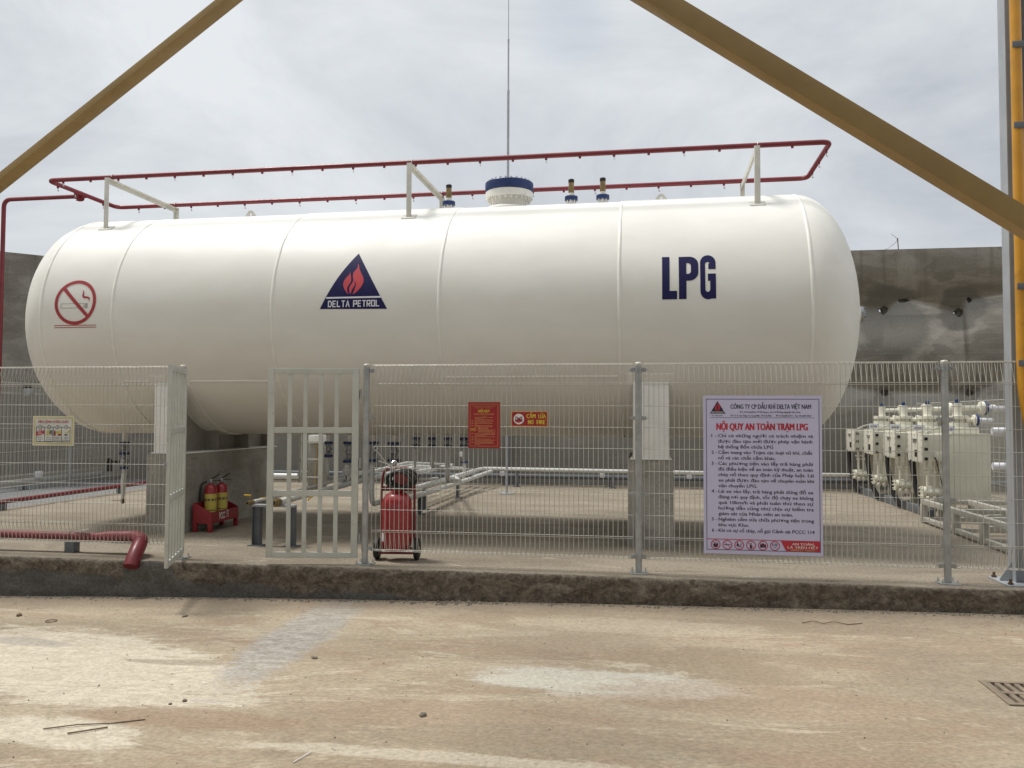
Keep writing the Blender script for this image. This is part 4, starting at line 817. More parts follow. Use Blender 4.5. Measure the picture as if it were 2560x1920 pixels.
p = Flat().poly([(c4+.012+a*.034, .146+b*.020) for a, b in smoothpts([(-1, -.2), (.1, .0), (.6, .9), (.95, .5), (.3, -.6)], 4)]).build('phone_picture', 'label_yellow', t, face(.0026)); Flat().poly([(c4+a*.03, .116+b*.012) for a, b in smoothpts([(-.6, -.8), (-.3, .8), (.4, .3), (.9, .7), (.3, -.9)], 4)]).build('dial_picture', 'steelgrey', p, face(.0034))

# ------------------------------------------------------------------ fire extinguishers
tr_ = thing('extinguisher_box', 'red metal extinguisher trough with white lettering at the side of left pier', 'box', (-5.46, 10.07, 0))
X0, X1, Y0, Y1 = -5.585, -5.335, 9.72, 10.43; b = MB()
th = .004
b.prism([(X0, .11), (X1, .11), (X1, .25), (X0+.03, .36), (X0, .36)], th, lambda u, v, q: V((u, Y0+q, v))); b.prism([(X0, .11), (X1, .11), (X1, .25), (X0+.03, .36), (X0, .36)], th, lambda u, v, q: V((u, Y1-th+q, v)))
b.box((X1-th, Y0+th+.0005, .11), (X1, Y1-th-.0005, .25)); b.box((X0, Y0+th+.0005, .11), (X0+th, Y1-th-.0005, .36)); b.box((X0+th+.0005, Y0+th+.0005, .11), (X1-th-.0005, Y1-th-.0005, .116)); b.build('trough', 'redbox', tr_)
for x in (X0, X1-.05):
    for y in (Y0, Y1-.05): MB().box((x, y, 0), (x+.05, y+.05, .1095), .002).build('leg', 'redbox', tr_)
def side(l): return lambda u, v: V((X1+l, Y0+u, v))-V((-5.46, 10.07, 0))
Flat().text('PCCC', .20, .145, .082, .15, .03).build('lettering', 'inkwhite', tr_, side(.0015)); Flat().text('114', .38, .15, .026, .06, .02).build('lettering', 'inkwhite', tr_, side(.0015))
Flat().ring(.41, .207, .016, .024, 20).rect(.385, .185, .435, .20).rect(.38, .226, .44, .236).build('telephone_emblem', 'inkwhite', tr_, side(.0015))
def extinguisher(x, y, label, hose=True):
    e = thing('fire_extinguisher', label, 'fire extinguisher', (x, y, .117), 0, 'extinguishers in the red trough'); r = .079
    MB().lathe([(r-.012, .002), (r, .012), (r, .385), (r*.93, .425), (r*.7, .452), (.026, .462), (.026, .478), (0, .478)], (0, 0, 0), seg=32).build('cylinder', 'redext', e, False)
    m_ = MB(); m_.lathe([(.018, .4785), (.022, .49), (.022, .515), (.014, .53), (0, .53)], (0, 0, 0), seg=14); m_.tube(((-.03, .0, .50), (-.055, .0, .50)), .010, 8); m_.build('valve_head', 'silver', e, False)
    k = MB(); k.bar((0, .01, .525), (.035, .145, .585), .018, .008); k.bar((0, .01, .507), (.045, .15, .502), .018, .008); k.build('squeeze_handle', 'black', e, False)
    for z0, z1, m_ in ((.14, .30, 'label_yellow'), (.30, .345, 'label_yellow'), (.02, .135, 'label_yellow')):
        q = MB(); A = [[q.bm.verts.new(((r+.0012)*cos(a), (r+.0012)*sin(a), z)) for z in (z0, z1)] for a in [R(-125+125*i/14) for i in range(15)]]
        for p, n in zip(A, A[1:]): q.bm.faces.new((p[0], n[0], n[1], p[1]))
        q.build('label', m_, e, False)
    q = MB()
    for z0, z1 in ((.255, .265), (.27, .285), (.135, .142)):
        A = [[q.bm.verts.new(((r+.0022)*cos(a), (r+.0022)*sin(a), z)) for z in (z0, z1)] for a in [R(-122+116*i/14) for i in range(15)]]
        for i, (p, n) in enumerate(zip(A, A[1:])):
            if z0 < .2 or i % 4 != 3: q.bm.faces.new((p[0], n[0], n[1], p[1]))
    q.build('label_print', 'ink', e, False)
    if hose: MB().tube(fillet([(-.05, 0, .50), (-.12, -.02, .47), (-.14, -.03, .30), (-.10, -.05, .10), (-.085, -.05, .02)], .08, 5), .010, 10).build('hose', 'rubber', e, False)
    return e
extinguisher(-5.485, 9.97, 'front red extinguisher with yellow labels and black hose in the red trough')
extinguisher(-5.445, 10.17, 'red extinguisher with raised black handle behind the front one in the trough', False)
# wheeled extinguisher
c = thing('wheeled_extinguisher', 'big red wheeled fire extinguisher standing behind the fence beside the gate', 'fire extinguisher', (-2.48, 8.225, 0), R(6))
MB().lathe([(0, .085), (.06, .085), (.12, .105), (.148, .145), (.152, .18), (.152, .56), (.146, .61), (.12, .66), (.07, .69), (.05, .70), (.05, .735), (0, .735)], (0, 0, 0), seg=40).build('cylinder', 'redext', c, False)
fm = MB(); fm.tube(fillet([(-.172, .05, .09), (-.172, .05, .70), (-.150, .05, .935), (.125, .05, .935), (.172, .05, .80), (.172, .05, .09)], .10, 6), .013, 10); fm.cyl((-.22, .03, .115), (.22, .03, .115), .014, 10); fm.bar((-.17, -.03, .075), (.17, -.03, .075), .03, .02); fm.bar((-.165, .05, .72), (.165, .05, .72), .004, .05); fm.build('carriage_frame', 'red', c, False)
for s in (-1, 1):
    wl = MB(); wl.lathe([(.062, -.022), (.095, -.027), (.109, -.018), (.112, 0), (.109, .018), (.095, .027), (.062, .022)], (s*.205, .03, .113), (1, 0, 0), 32); wo = wl.build('wheel', 'rubber', c, False)
    MB().lathe([(0, -.018), (.018, -.026), (.03, -.014), (.06, -.018), (.0625, 0), (.06, .018), (.03, .014), (.018, .026), (0, .018)], (s*.205, .03, .113), (1, 0, 0), 24).build('rim', 'wire', wo, False)
hs = MB()
for k in range(4):
    rr = .115+.006*(k % 2); yy = -.075+.028*k; hs.tube([V((.02+rr*1.05*cos(a)+.02*k, yy+.012*sin(a), .815+rr*.72*sin(a)+.005*k)) for a in [2*pi*i/36 for i in range(37)]], .013, 8, False)
hs.build('hose_coil', 'rubber', c, False)
pn = MB().lathe([(.055, 0), (.095, .01), (.095, .02), (0, .025)], (.03, .03, .815), (0, -1, 0), 24).build('hose_reel_plate', 'redext', c, False)
vh = MB(); vh.lathe([(.024, .735), (.024, .80), (.032, .81), (.032, .86), (.018, .88), (.012, .97), (0, .97)], (-.06, .02, 0), seg=14); vh.bar((-.06, .02, .96), (-.19, -.05, 1.01), .022, .010); vh.bar((-.05, .02, .90), (-.21, -.06, 1.12), .012, .008); vh.lathe([(.02, -.01), (.03, 0), (.02, .01)], (-.03, .0, .985), (.3, -1, .2), 14)
vh.tube([V((-.212+.020*cos(a), -.062, 1.135+.020*sin(a))) for a in [2*pi*i/14 for i in range(15)]], .004, 6, False); vh.build('valve_head', 'chrome', c, False)
q = MB(); A = [[q.bm.verts.new((.1535*cos(a), .1535*sin(a), z)) for z in (.20, .285)] for a in [R(-158+22*i/5) for i in range(6)]]
for p, n in zip(A, A[1:]): q.bm.faces.new((p[0], n[0], n[1], p[1]))
q.build('label', 'inkwhite', c, False)

# ------------------------------------------------------------------ red fire main
t = thing('fire_main', 'thick red pipe along the fence foot bending down over the kerb edge', 'pipe', (-6.02, 8.08, 0))
pp = [V((-9.5, 8.08, .166)), V((-5.72, 8.08, .166)), V((-5.60, 8.08, .172)), V((-5.36, 8.08, .175))]
el = []
P0, P1, P2, P3 = V((-5.36, 8.08, .175)), V((-5.14, 8.08, .175)), V((-5.10, 7.84, .17)), V((-5.085, 7.70, -.06))
for i in range(1, 17):
    u = i/16; el.append(P0*(1-u)**3+P1*3*u*(1-u)**2+P2*3*u*u*(1-u)+P3*u**3)
MB().tube(pp+el, [.048, .048, .064, .070]+[.073]*16, 24).build('pipe_run', 'red', t)
MB().tube([V((-6.04, 8.08+.047*cos(a), .166+.047*sin(a))) for a in [pi*k/12-.2 for k in range(15)]], .006, 6).build('clamp_band', 'rust', t)
MB().box((-6.08, 8.03, 0), (-5.97, 8.13, .119), .004).build('pipe_support', 'steelgrey', t)
lv = MB(); lv.bar((-5.99, 8.06, .219), (-5.84, 8.05, .248), .016, .007); lv.bar((-5.92, 8.055, .234), (-5.815, 8.048, .252), .034, .012, bev=.004); lv.build('pipe_lever', 'white', t)
t = thing('fire_main', 'red pipe running back along the edge of the grey strip at left', 'pipe', (-9.7, 13, 0))
MB().tube(fillet([(-9.46, 10.855, .13), (-9.7, 10.86, .13), (-9.7, 17.3, .13)], .1), .036, 16).build('pipe_run', 'red', t); MB().tube(((-9.7, 11.0, .13), (-9.7, 9.2, .13)), .036, 16).build('pipe_run', 'red', t)
for y in (11.4, 14.3, 16.6): MB().box((-9.74, y-.05, 0), (-9.66, y+.05, .098), .003).build('pipe_support', 'steelgrey', t)

# ------------------------------------------------------------------ gas pipework
def pipe(name, label, pts, r, loc, mat='pipewhite', bend=.12, cat='pipe', sup=()):
    t = thing(name, label, cat, loc); MB().tube(fillet(pts, bend, 5), r, 16).build('pipe_run', mat, t, smooth=60)
    for x, y, z in sup: MB().box((x-.03, y-.03, .012), (x+.03, y+.03, z-r*.6), .002).box((x-.07, y-.07, 0), (x+.07, y+.07, .012), .002).build('pipe_support', 'steelgrey', t)
    return t
t = pipe('gas_pipe', 'pale pipe with brass hose coupling resting on the short grey stand by the gate', [(-4.02, 8.82, .50), (-3.94, 10.9, .545), (-3.82, 13.8, .60), (-3.7, 17.2, .36)], .036, (-4.02, 8.82, .5))
MB().lathe([(.024, 0), (.034, .004), (.034, .04), (.046, .045), (.046, .12), (.038, .125), (.038, .16), (.030, .165), (.030, .20)], (-4.025, 8.665, .50), (0, 1, 0), 24).build('hose_coupling', 'brass', t); MB().lathe([(0, 0), (.0225, 0), (.0225, .004), (0, .004)], (-4.025, 8.661, .50), (0, 1, 0), 20).build('coupling_bore', 'dark', t)
MB().tube(((-3.945, 10.757, .81), (-3.945, 10.76, .60)), [.034, .034], 16).lathe([(.034, .66), (.06, .70), (.062, .74), (.034, .77)], (-3.945, 10.757, 0), seg=20).build('riser_pipe', 'pipewhite', t)
Flat().poly([(-.008, 0), (.008, 0), (.008, .07), (.016, .07), (0, .115), (-.016, .07), (-.008, .07)]).build('flow_arrow', 'ink', t, lambda u, v: V((-3.945+u, 10.7215, .545+.06+v))-V((-4.02, 8.82, .5)))
MB().tube(fillet([(-3.93, 9.6, .505), (-3.88, 9.3, .49), (-3.84, 9.2, .485)], .05), .010, 8).build('valve_lever', 'yhandle', t)
t = pipe('gas_pipe', 'thin pale pipe with small brass valve and yellow lever on the stand', [(-4.36, 8.86, .49), (-4.33, 9.6, .50), (-4.2, 11.5, .58), (-4.05, 14, .66), (-3.95, 17.1, .45)], .021, (-4.36, 8.86, .49))
MB().lathe([(.014, 0), (.023, .002), (.023, .03), (.018, .035), (.028, .05), (.028, .085), (.020, .09), (.024, .11), (.024, .14)], (-4.365, 8.735, .487), (.02, 1, 0), 18).build('ball_valve', 'brass', t); MB().lathe([(0, 0), (.0135, 0), (.0135, .003), (0, .003)], (-4.365, 8.732, .487), (0, 1, 0), 14).build('valve_bore', 'dark', t)
MB().tube(((-4.36, 8.795, .51), (-4.36, 8.795, .58)), .006, 8).build('valve_stem', 'brass', t); MB().bar((-4.35, 8.795, .567), (-4.43, 8.785, .572), .016, .016, bev=.005).build('valve_lever', 'yhandle', t); MB().bar((-4.30, 8.93, .53), (-4.23, 9.05, .523), .016, .008).build('valve_lever', 'yhandle', t)
s = thing('pipe_stand', 'short blue grey steel trestle stand carrying two hose valves', 'stand', (-4.1, 8.86, 0)); X_ = (-4.305, -3.897)
for x in X_:
    l = MB(); l.box((x-.045, 8.82, .012), (x-.039, 8.90, .438)); l.box((x+.039, 8.82, .012), (x+.045, 8.90, .438)); l.box((x-.0385, 8.857, .012), (x+.0385, 8.863, .438)); lo = l.build('leg', 'steelgrey', s); MB().box((x-.085, 8.79, 0), (x+.085, 8.93, .0115), .002).build('base_plate', 'steelgrey', lo)
MB().box((X_[0]-.046, 8.82, .4385), (X_[1]+.046, 8.90, .464), .002).build('crossbar', 'column', s)
pipe('gas_pipe', 'pale pipe dropping from under the tank and bending back near the floor', [(-3.61, 10.80, .81), (-3.61, 10.80, .27), (-3.56, 12.4, .29), (-3.5, 17.1, .30)], .036, (-3.61, 10.8, .27), bend=.14, sup=((-3.59, 11.7, .27),))
pipe('gas_pipe', 'upper one of two pale pipes running back past the wheeled extinguisher', [(-3.39, 11.5, .386), (-3.36, 15.4, .37), (-3.33, 17.2, .37), (1.8, 17.24, .335), (4.3, 17.24, .335)], .040, (-3.39, 11.5, .38), bend=.2, sup=((-3.38, 12.7, .386), (-2.6, 17.22, .36), (-.6, 17.23, .35), (2.2, 17.24, .34)))
pipe('gas_pipe', 'lower one of two pale pipes running back past the wheeled extinguisher', [(-3.30, 11.4, .29), (-3.26, 15.4, .27), (-3.1, 17.0, .33)], .040, (-3.3, 11.4, .28), bend=.2, sup=((-3.29, 12.1, .29), (-3.27, 14.6, .27)))
t = pipe('gas_pipe', 'upright pale pipe with round pressure gauge standing behind the tank', [(-3.375, 15.6, .20), (-3.375, 15.6, .57)], .034, (-3.375, 15.6, .2))
MB().lathe([(0, .575), (.075, .575), (.075, .61), (0, .61)], (-3.375, 15.6, 0), seg=24).build('pipe_flange', 'blue', t); MB().lathe([(.0, 0), (.056, 0), (.058, .01), (.058, .03), (0, .035)], (-3.42, 15.545, .745), (0, 1, 0), 28).cyl((-3.40, 15.58, .612), (-3.415, 15.572, .70), .012, 8).build('gauge_case', 'silver', t); MB().lathe([(0, 0), (.049, 0), (.049, .002), (0, .002)], (-3.42, 15.542, .745), (0, 1, 0), 28).build('gauge_dial', 'inkwhite', t)
for s_, x in ((-3.317, -3.317), (-3.01, -3.01), (-2.785, -2.785), (-2.57, -2.57), (-2.352, -2.352)):
    pass
pipe('gas_pipe', 'slim drop pipe under the tank, leftmost of the four slim ones', [(-3.01, 10.80, 1.03), (-3.01, 10.80, .62), (-3.05, 11.6, .56), (-3.35, 13.4, .45)], .016, (-3.01, 10.8, .6))
pipe('gas_pipe', 'pale drop pipe bending back to the left under the tank middle', [(-2.785, 10.82, 1.03), (-2.785, 10.82, .79), (-2.84, 11.8, .70), (-3.45, 13.9, .58)], .028, (-2.785, 10.8, .7))
pipe('gas_pipe', 'pale drop pipe falling straight left of the slim gauge pipe', [(-2.57, 10.82, 1.03), (-2.57, 10.82, .60), (-2.70, 12.2, .50), (-3.3, 14.4, .40)], .028, (-2.57, 10.8, .6))
pipe('gas_pipe', 'slim drop pipe under the tank ending above the pressure gauge', [(-2.352, 10.82, 1.03), (-2.352, 10.82, .86)], .016, (-2.352, 10.8, .86))
pipe('gas_pipe', 'long pipe with slim white drop behind the pale gate bars', [(-4.25, 10.82, .89), (-4.25, 10.82, .62), (-4.22, 12.2, .61), (-4.05, 15.2, .58)], .022, (-4.25, 10.8, .6))
pipe('gas_pipe', 'thick pale drop pipe beside the wheeled extinguisher handle', [(-3.317, 10.80, .815), (-3.317, 10.80, .66), (-3.37, 12.2, .62), (-3.5, 15, .55)], .036, (-3.317, 10.8, .6))
t = pipe('wall_pipe', 'low dark grey pipe along the foot of the back wall', [(-11, 17.55, .20), (13, 17.55, .20)], .05, (-2, 17.55, .2), mat='steelgrey', sup=((-2.9, 17.55, .22), (-.7, 17.55, .22), (1.6, 17.55, .22), (-6.5, 17.55, .22)))
for x in (-2.95, -.83, .95): MB().box((x-.05, 17.44, .20), (x+.05, 17.49, .30), .006).build('pipe_clamp', 'markwhite', t)
t = pipe('wall_pipe', 'grey pipe along the foot of the oblique wall beyond the left fence', [(-11.95, 9.5, .16), (-11.95, 16.9, .16)], .055, (-11.95, 13, .16), mat='galv', sup=((-11.95, 11, .16), (-11.95, 14.6, .16)))
MB().box((-11.93, 14.85, .22), (-11.83, 14.95, .34), .006).build('pipe_clamp', 'markwhite', t)
pipe('wall_pipe', 'horizontal pale pipe on the floor seen between pier and gate', [(-8.6, 15.0, .315), (-6.48, 15.0, .315)], .055, (-7.5, 15, .3), sup=((-7.8, 15.0, .31),))
t = thing('steel_post', 'dark grey round steel post standing at the back wall under the tank', 'post', (-2.86, 17.80, 0)); MB().cyl((-2.86, 17.80, 0), (-2.86, 17.80, 2.3), .055, 16).build('post_tube', 'steelgrey', t); MB().box((-3.0, 17.66, 0), (-2.72, 17.94, .012), .002).build('base_plate', 'steelgrey', t)
o = MB().box((-6.455, 15.4, -.01), (-6.15, 15.65, .925), .008).build('concrete_post', 'pier'); tag(o, 'small square concrete post far behind the gate bars', 'post')
t = thing('junction_cabinet', 'small white metal box on the concrete post behind the gate', 'box', (-6.3, 15.5, .925)); MB().box((-6.43, 15.36, .935), (-6.155, 15.6, 1.09), .006).build('cabinet', 'white', t); MB().lathe([(0, 0), (.012, 0), (.012, .012), (0, .012)], (-6.22, 15.345, .965), (0, 1, 0), 10).build('lock', 'silver', t)
t = thing('conduit', 'thin orange conduit clipped down the concrete post', 'conduit', (-6.27, 15.37, 0)); MB().tube([(-6.255, 15.375, .92), (-6.262, 15.375, .6), (-6.29, 15.37, .3), (-6.285, 15.375, .02)], .013, 8).build('tube', 'ochre', t)
t = thing('wall_lamp', 'small white floodlight box fixed near the left fence top', 'lamp', (-11.45, 14.0, 1.9)); MB().box((-11.50, 13.95, 1.82), (-11.36, 14.08, 1.96), .012).build('lamp_housing', 'galv', t); MB().box((-11.53, 13.98, 1.95), (-11.40, 14.05, 2.02), .004).build('bracket', 'black', t)

# ------------------------------------------------------------------ vaporizer cabinets
def vaporizer(y0, label):
    v = thing('vaporizer', label, 'vaporizer', (4.0, y0, 0), 0, 'cream vaporizer cabinets'); B = lambda *a: MB().box(*a)
    b = MB().box((.34, .0, .27), (.90, .64, 1.235), .006); b.box((.335, -.006, 1.225), (.905, .646, 1.245), .003); b.build('body', 'cream', v, False)
    for x in (.37, .80):
        for y in (.04, .54): MB().box((x, y, 0), (x+.07, y+.07, .269), .003).build('leg', 'cream', v, False)
    j = MB().box((.0, .0, .845), (.338, .63, 1.232), .006); j.lathe([(.065, 0), (.065, .02), (.05, .028), (0, .028)], (.20, -.0005, .925), (0, -1, 0), 24); jo = j.build('junction_box', 'cream', v, False)
    MB().box((-.022, -.010, .825), (-.0005, .64, 1.245), .004).build('cover_plate', 'creamlight', jo, False)
    for y, z in [(yy, zz) for yy in (.01, .62) for zz in (.85, .95, 1.05, 1.15, 1.225)]+[(yy, zz) for yy in (.16, .31, .46) for zz in (.842, 1.228)]: MB().lathe([(.009, 0), (.009, .008), (0, .010)], (-.0225, y, z), (-1, 0, 0), 6).build('cover_bolt', 'bolt', jo, False)
    MB().box((-.0255, .20, .90), (-.0225, .32, 1.0)).build('nameplate', 'dark', jo, False)
    h = MB(); h.box((-.045, .22, 1.15), (-.023, .40, 1.165), .003); h.box((-.05, .29, 1.10), (-.040, .32, 1.15), .003); h.build('handle', 'silver', jo, False)
    for z in (.88, 1.02, 1.17): MB().box((.015, -.022, z-.02), (.06, -.0005, z+.02), .004).build('hinge', 'dark', jo, False)
    tp = MB(); tp.box((.42, .12, 1.246), (.80, .50, 1.33), .012); tp.lathe([(.15, 1.33), (.15, 1.40), (.11, 1.405), (.11, 1.45), (.15, 1.455), (.15, 1.50), (.07, 1.505), (.06, 1.55), (.062, 1.685), (0, 1.69)], (.57, .30, 0), seg=24); tp.bolts((.57, .30, 1.41), (0, 0, 1), .13, 8, .010, .20); tp.build('top_dome', 'creamlight', v, False)
    MB().lathe([(0, 1.691), (.030, 1.691), (.034, 1.71), (.026, 1.745), (0, 1.75)], (.57, .30, 0), seg=16).build('relief_cap', 'blue', v, False)
    p = MB().cyl((.57, .30, 1.615), (.90, .30, 1.615), .036, 16); p.lathe([(.04, .86), (.095, .875), (.10, .90), (.10, .925), (0, .925)], (0, .30, 1.615), (1, 0, 0), 24); po = p.build('outlet_pipe', 'creamlight', v, False)
    MB().lathe([(0, .927), (.102, .927), (.102, .965), (0, .965)], (0, .30, 1.615), (1, 0, 0), 28).build('pipe_flange', 'blue', po, False); MB().cyl((.966, .30, 1.615), (1.42, .30, 1.615), .034, 14).lathe([(.034, 0), (.05, .01), (.05, .06), (.034, .07)], (1.02, .30, 1.615), (1, 0, 0), 16).build('pipe_section', 'markwhite', po, False)
    p = MB().cyl((.65, .22, 1.44), (.76, .22, 1.44), .036, 14).lathe([(.075, .745), (.08, .78), (0, .78)], (0, .22, 1.44), (1, 0, 0), 24); po = p.build('inlet_pipe', 'creamlight', v, False); MB().lathe([(0, .782), (.082, .782), (.082, .815), (0, .815)], (0, .22, 1.44), (1, 0, 0), 24).build('pipe_flange', 'blue', po, False); MB().cyl((.816, .22, 1.44), (1.02, .22, 1.44), .034, 14).build('pipe_section', 'markwhite', po, False)
    pl = MB().box((.27, .05, 1.262), (.45, .062, 1.36), .004); pl.build('gauge_plate', 'markwhite', v, False)
    fl = Flat()
    for k in range(3): fl.ring(.312+.042*k, 1.305, .010, .018, 16)
    fl.build('gauge_marks', 'ink', v, lambda a, b_: V((a, .0475, b_)))
    MB().tube(fillet([(.05, .10, 1.233), (.07, .10, 1.26), (.22, .10, 1.33), (.44, .14, 1.345)], .05), .013, 8).build('conduit', 'wire', v, False)
    for i, x in enumerate((.08, .17, .26)):
        q = MB().cyl((x, .10, .47), (x, .10, .844), .020, 12); q.lathe([(.02, .66), (.036, .67), (.036, .70), (.02, .71)], (x, .10, 0), seg=12); q.cyl((x, .10, .715), (x-.06, .04, .75), .012, 8); q.build('drop_pipe', 'creamlight', v, False)
    d = MB().lathe([(.0, .02), (.085, .02), (.085, .06), (.065, .065), (.065, .10), (.095, .105), (.095, .14), (.08, .145), (.08, .44), (0, .44)], (0, .16, .39), (1, 0, 0), 24); d.bolts((.06, .16, .39), (1, 0, 0), .075, 8, .010, .14)
    for x in (.08, .17, .26): d.lathe([(.028, 0), (.034, .03), (.02, .06)], (x, .08, .28), (-.2, -.3, 1), 10); d.lathe([(.02, 0), (.03, .01), (.03, .03)], (x, .02, .42), (0, -1, .3), 10)
    d.build('manifold', 'creamlight', v, False)
    MB().tube(fillet([(-.0, .50, .845), (.005, .48, .6), (.05, .40, .25), (.13, .30, .045)], .2), .040, 12).build('cable_hose', 'rubber', v, False)
    return v
v0 = vaporizer(12.74, 'nearest and largest looking of the four cream vaporizer cabinets, bright cover plate')
MB().tube(((.16, -.012, .90), (.28, -.03, .30)), .007, 6).lathe([(.016, 0), (.016, .025), (0, .028)], (.155, -.001, .895), (0, -1, 0), 10).build('ground_rod', 'black', v0, False)
dup(v0, (4.0, 14.03, 0), None, 'second cream vaporizer cabinet counting back from the fence')
dup(v0, (4.0, 15.27, 0), None, 'third cream vaporizer cabinet counting back from the fence')
dup(v0, (4.0, 16.62, 0), None, 'farthest of the four cream vaporizer cabinets, close to the back wall')
o = MB().box((4.15, 13.0, 0), (4.24, 17.4, .13), .006).build('cable_duct', 'steelgrey'); tag(o, 'long dark steel duct on the floor along the vaporizer cabinets', 'duct')
# steel skid frame
t = thing('skid_base', 'low cream grey welded steel skid on the floor behind the right post', 'skid', (4.5, 10.9, 0))
for x in (3.9, 4.5, 5.1): MB().box((x-.035, 9.3, .262), (x+.035, 12.48, .330), .003).build('rail', 'skid', t)
for x in (3.9, 5.1): MB().box((x-.032, 9.3, .03), (x+.032, 12.48, .085), .003).build('rail', 'skid', t)
for y in (9.34, 10.36, 11.24, 12.44):
    MB().box((3.936, y-.032, .268), (5.064, y+.032, .324), .003).build('crossbar', 'skid', t); MB().box((3.933, y-.028, .035), (5.067, y+.028, .08), .003).build('crossbar', 'skid', t)
    for x in (3.9, 5.1): MB().box((x-.040, y-.042, 0), (x+.040, y+.042, .261), .003).build('leg', 'skid', t)
for y0 in (9.45, 10.5, 11.4): MB().bar((3.95, y0, .17), (5.05, y0+.75, .17), .05, .05).build('brace', 'skid', t)
for z, lab in ((1.31, 'upper white stub pipe with round clear flange half hidden by the column'), (.88, 'lower white stub pipe with round clear flange half hidden by the column')):
    t = pipe('stub_pipe', lab, [(4.25, 11.0, z), (5.25, 11.0, z)], .045, (4.25, 11.0, z), mat='markwhite'); MB().lathe([(0, 0), (.095, 0), (.10, .008), (.10, .022), (0, .03)], (4.415, 11.0, z), (1, 0, 0), 28).build('end_flange', 'silver', t)

# ------------------------------------------------------------------ column, yellow pipe, struts and canopy
t = thing('steel_column', 'tall grey H section steel column at right edge behind the yellow pipe', 'column', (3.35, 8.07, 0)); k = MB()
k.box((3.262, 8.0, .014), (3.272, 8.15, 8.6)); k.box((3.438, 8.0, .014), (3.448, 8.15, 8.6)); k.box((3.2725, 8.071, .014), (3.4375, 8.079, 8.6)); k.build('h_section', 'column', t)
MB().box((3.14, 7.86, 0), (3.57, 8.29, .0135), .002).build('base_plate', 'column', t); MB().prism([(3.2618, .0145), (3.16, .0145), (3.16, .03), (3.2618, .19)], .010, lambda u, v, w: V((u, 8.07+w, v))).build('gusset', 'column', t); MB().prism([(7.9995, .0145), (7.88, .0145), (7.88, .03), (7.9995, .26)], .010, lambda u, v, w: V((3.35+w, u, v))).build('gusset', 'column', t)
for x in (3.18, 3.53):
    for y in (7.90, 8.25): MB().lathe([(.022, .0135), (.022, .032), (.012, .032), (.012, .06), (0, .06)], (x, y, 0), seg=6).build('anchor_bolt', 'rust', t)
t = thing('yellow_pipe', 'vertical yellow gas pipe clamped in front of the grey column', 'pipe', (3.318, 7.92, .2)); MB().tube(fillet([(3.318, 7.92, 8.6), (3.318, 7.92, 1.72), (3.40, 7.92, 1.20), (4.2, 7.92, 1.16)], .15), .046, 20).build('pipe_run', 'yellow', t)
for z in (4.80, 4.07, 2.63, 1.95): MB().box((3.268, 7.862, z-.028), (3.95, 7.8735, z+.028), .002).build('pipe_strap', 'steelgrey', t)
OB = V((-2.85, 5.6, 6.05))
def strut(label, a, b, w, d, joint=None):
    a, b = V(a), V(b); s = thing('roof_strut', label, 'strut', a); MB().bar(a, b, d, w, bev=.004).build('square_tube', 'ochre', s)
    if joint is not None:
        p = a.lerp(b, joint); u = (b-a).normalized()*.008; MB().bar(p-u, p+u, d+.012, w+.012).build('weld_joint', 'ochre', s)
    return s
def strut_line(p, q, z0, z1):
    p, q = V(p), V(q); d = (q-p)/(q.z-p.z); return p+d*(z0-p.z), p+d*(z1-p.z)
a, b = strut_line((1.865, 4.4, 2.43), (.14, 4.4, 3.645), -.25, 6.0); strut('thick ochre yellow roof strut slanting across the upper right corner', a, b, .105, .107, .3905)
a, b = strut_line((-5.95, 6.8, 3.59), (-3.63, 6.8, 5.20), -.40, 6.0); strut('ochre yellow roof strut slanting up across the upper left corner', a, b, .060, .155)
t = thing('canopy_roof', 'flat sheet metal canopy roof on ochre beams above the yard', 'canopy', (-1, -2, 6))
MB().box((-16, -14, 6.30), (16, CANOPY_Y, 6.36)).build('roof_sheet', 'soffit', t)
for x in (-12, -2.95, 6.5): MB().box((x-.08, -13.9, 6.01), (x+.08, 7.1 if x == -2.95 else CANOPY_Y-.05, 6.2995)).build('roof_beam', 'ochre', t)
for x in (-12, 6.5): MB().box((x-.12, -6.12, gz(x)-.05), (x+.12, -5.88, 6.009)).build('roof_post', 'ochre', t)

# ------------------------------------------------------------------ drain and loose bits on the yard
t = thing('drain_grate', 'dusty brown slotted iron drain grate set in the yard at lower right', 'grate', (2.42, 5.55, gz(2.42))); zt = gz(2.42)+.006
fm = MB(); e = .028
for a, b in (((GX0-.01, GY0-.01), (GX1+.01, GY0+e)), ((GX0-.01, GY1-e), (GX1+.01, GY1+.01)), ((GX0-.01, GY0+e+.0005), (GX0+e, GY1-e-.0005)), ((GX1-e, GY0+e+.0005), (GX1+.01, GY1-e-.0005))): fm.box((*a, zt-.04), (*b, zt+.002), .002)
fm.build('grate_frame', 'grate', t)
n = 9
for k in range(n+1):
    x = GX0+e+(GX1-GX0-2*e)*k/n; MB().box((x-.0155, GY0+e+.001, zt-.035), (x+.0155, GY1-e-.001, zt-.001), .003).build('grate_bar', 'grate', t)
ym = (GY0+GY1)/2; MB().box((GX0+e+.001, ym-.022, zt-.034), (GX1-e-.001, ym+.022, zt+.001), .003).build('grate_bar', 'grate', t)
pb = MB(); pb.box((GX0-.03, GY0-.03, zt-.5), (GX1+.03, GY1+.03, zt-.042)); bmesh.ops.delete(pb.bm, geom=[f for f in pb.bm.faces if f.normal.z > .9 or (sum(v.co.z for v in f.verts)/4 > zt-.05)], context='FACES'); pb.build('drain_pit', 'dark', t)
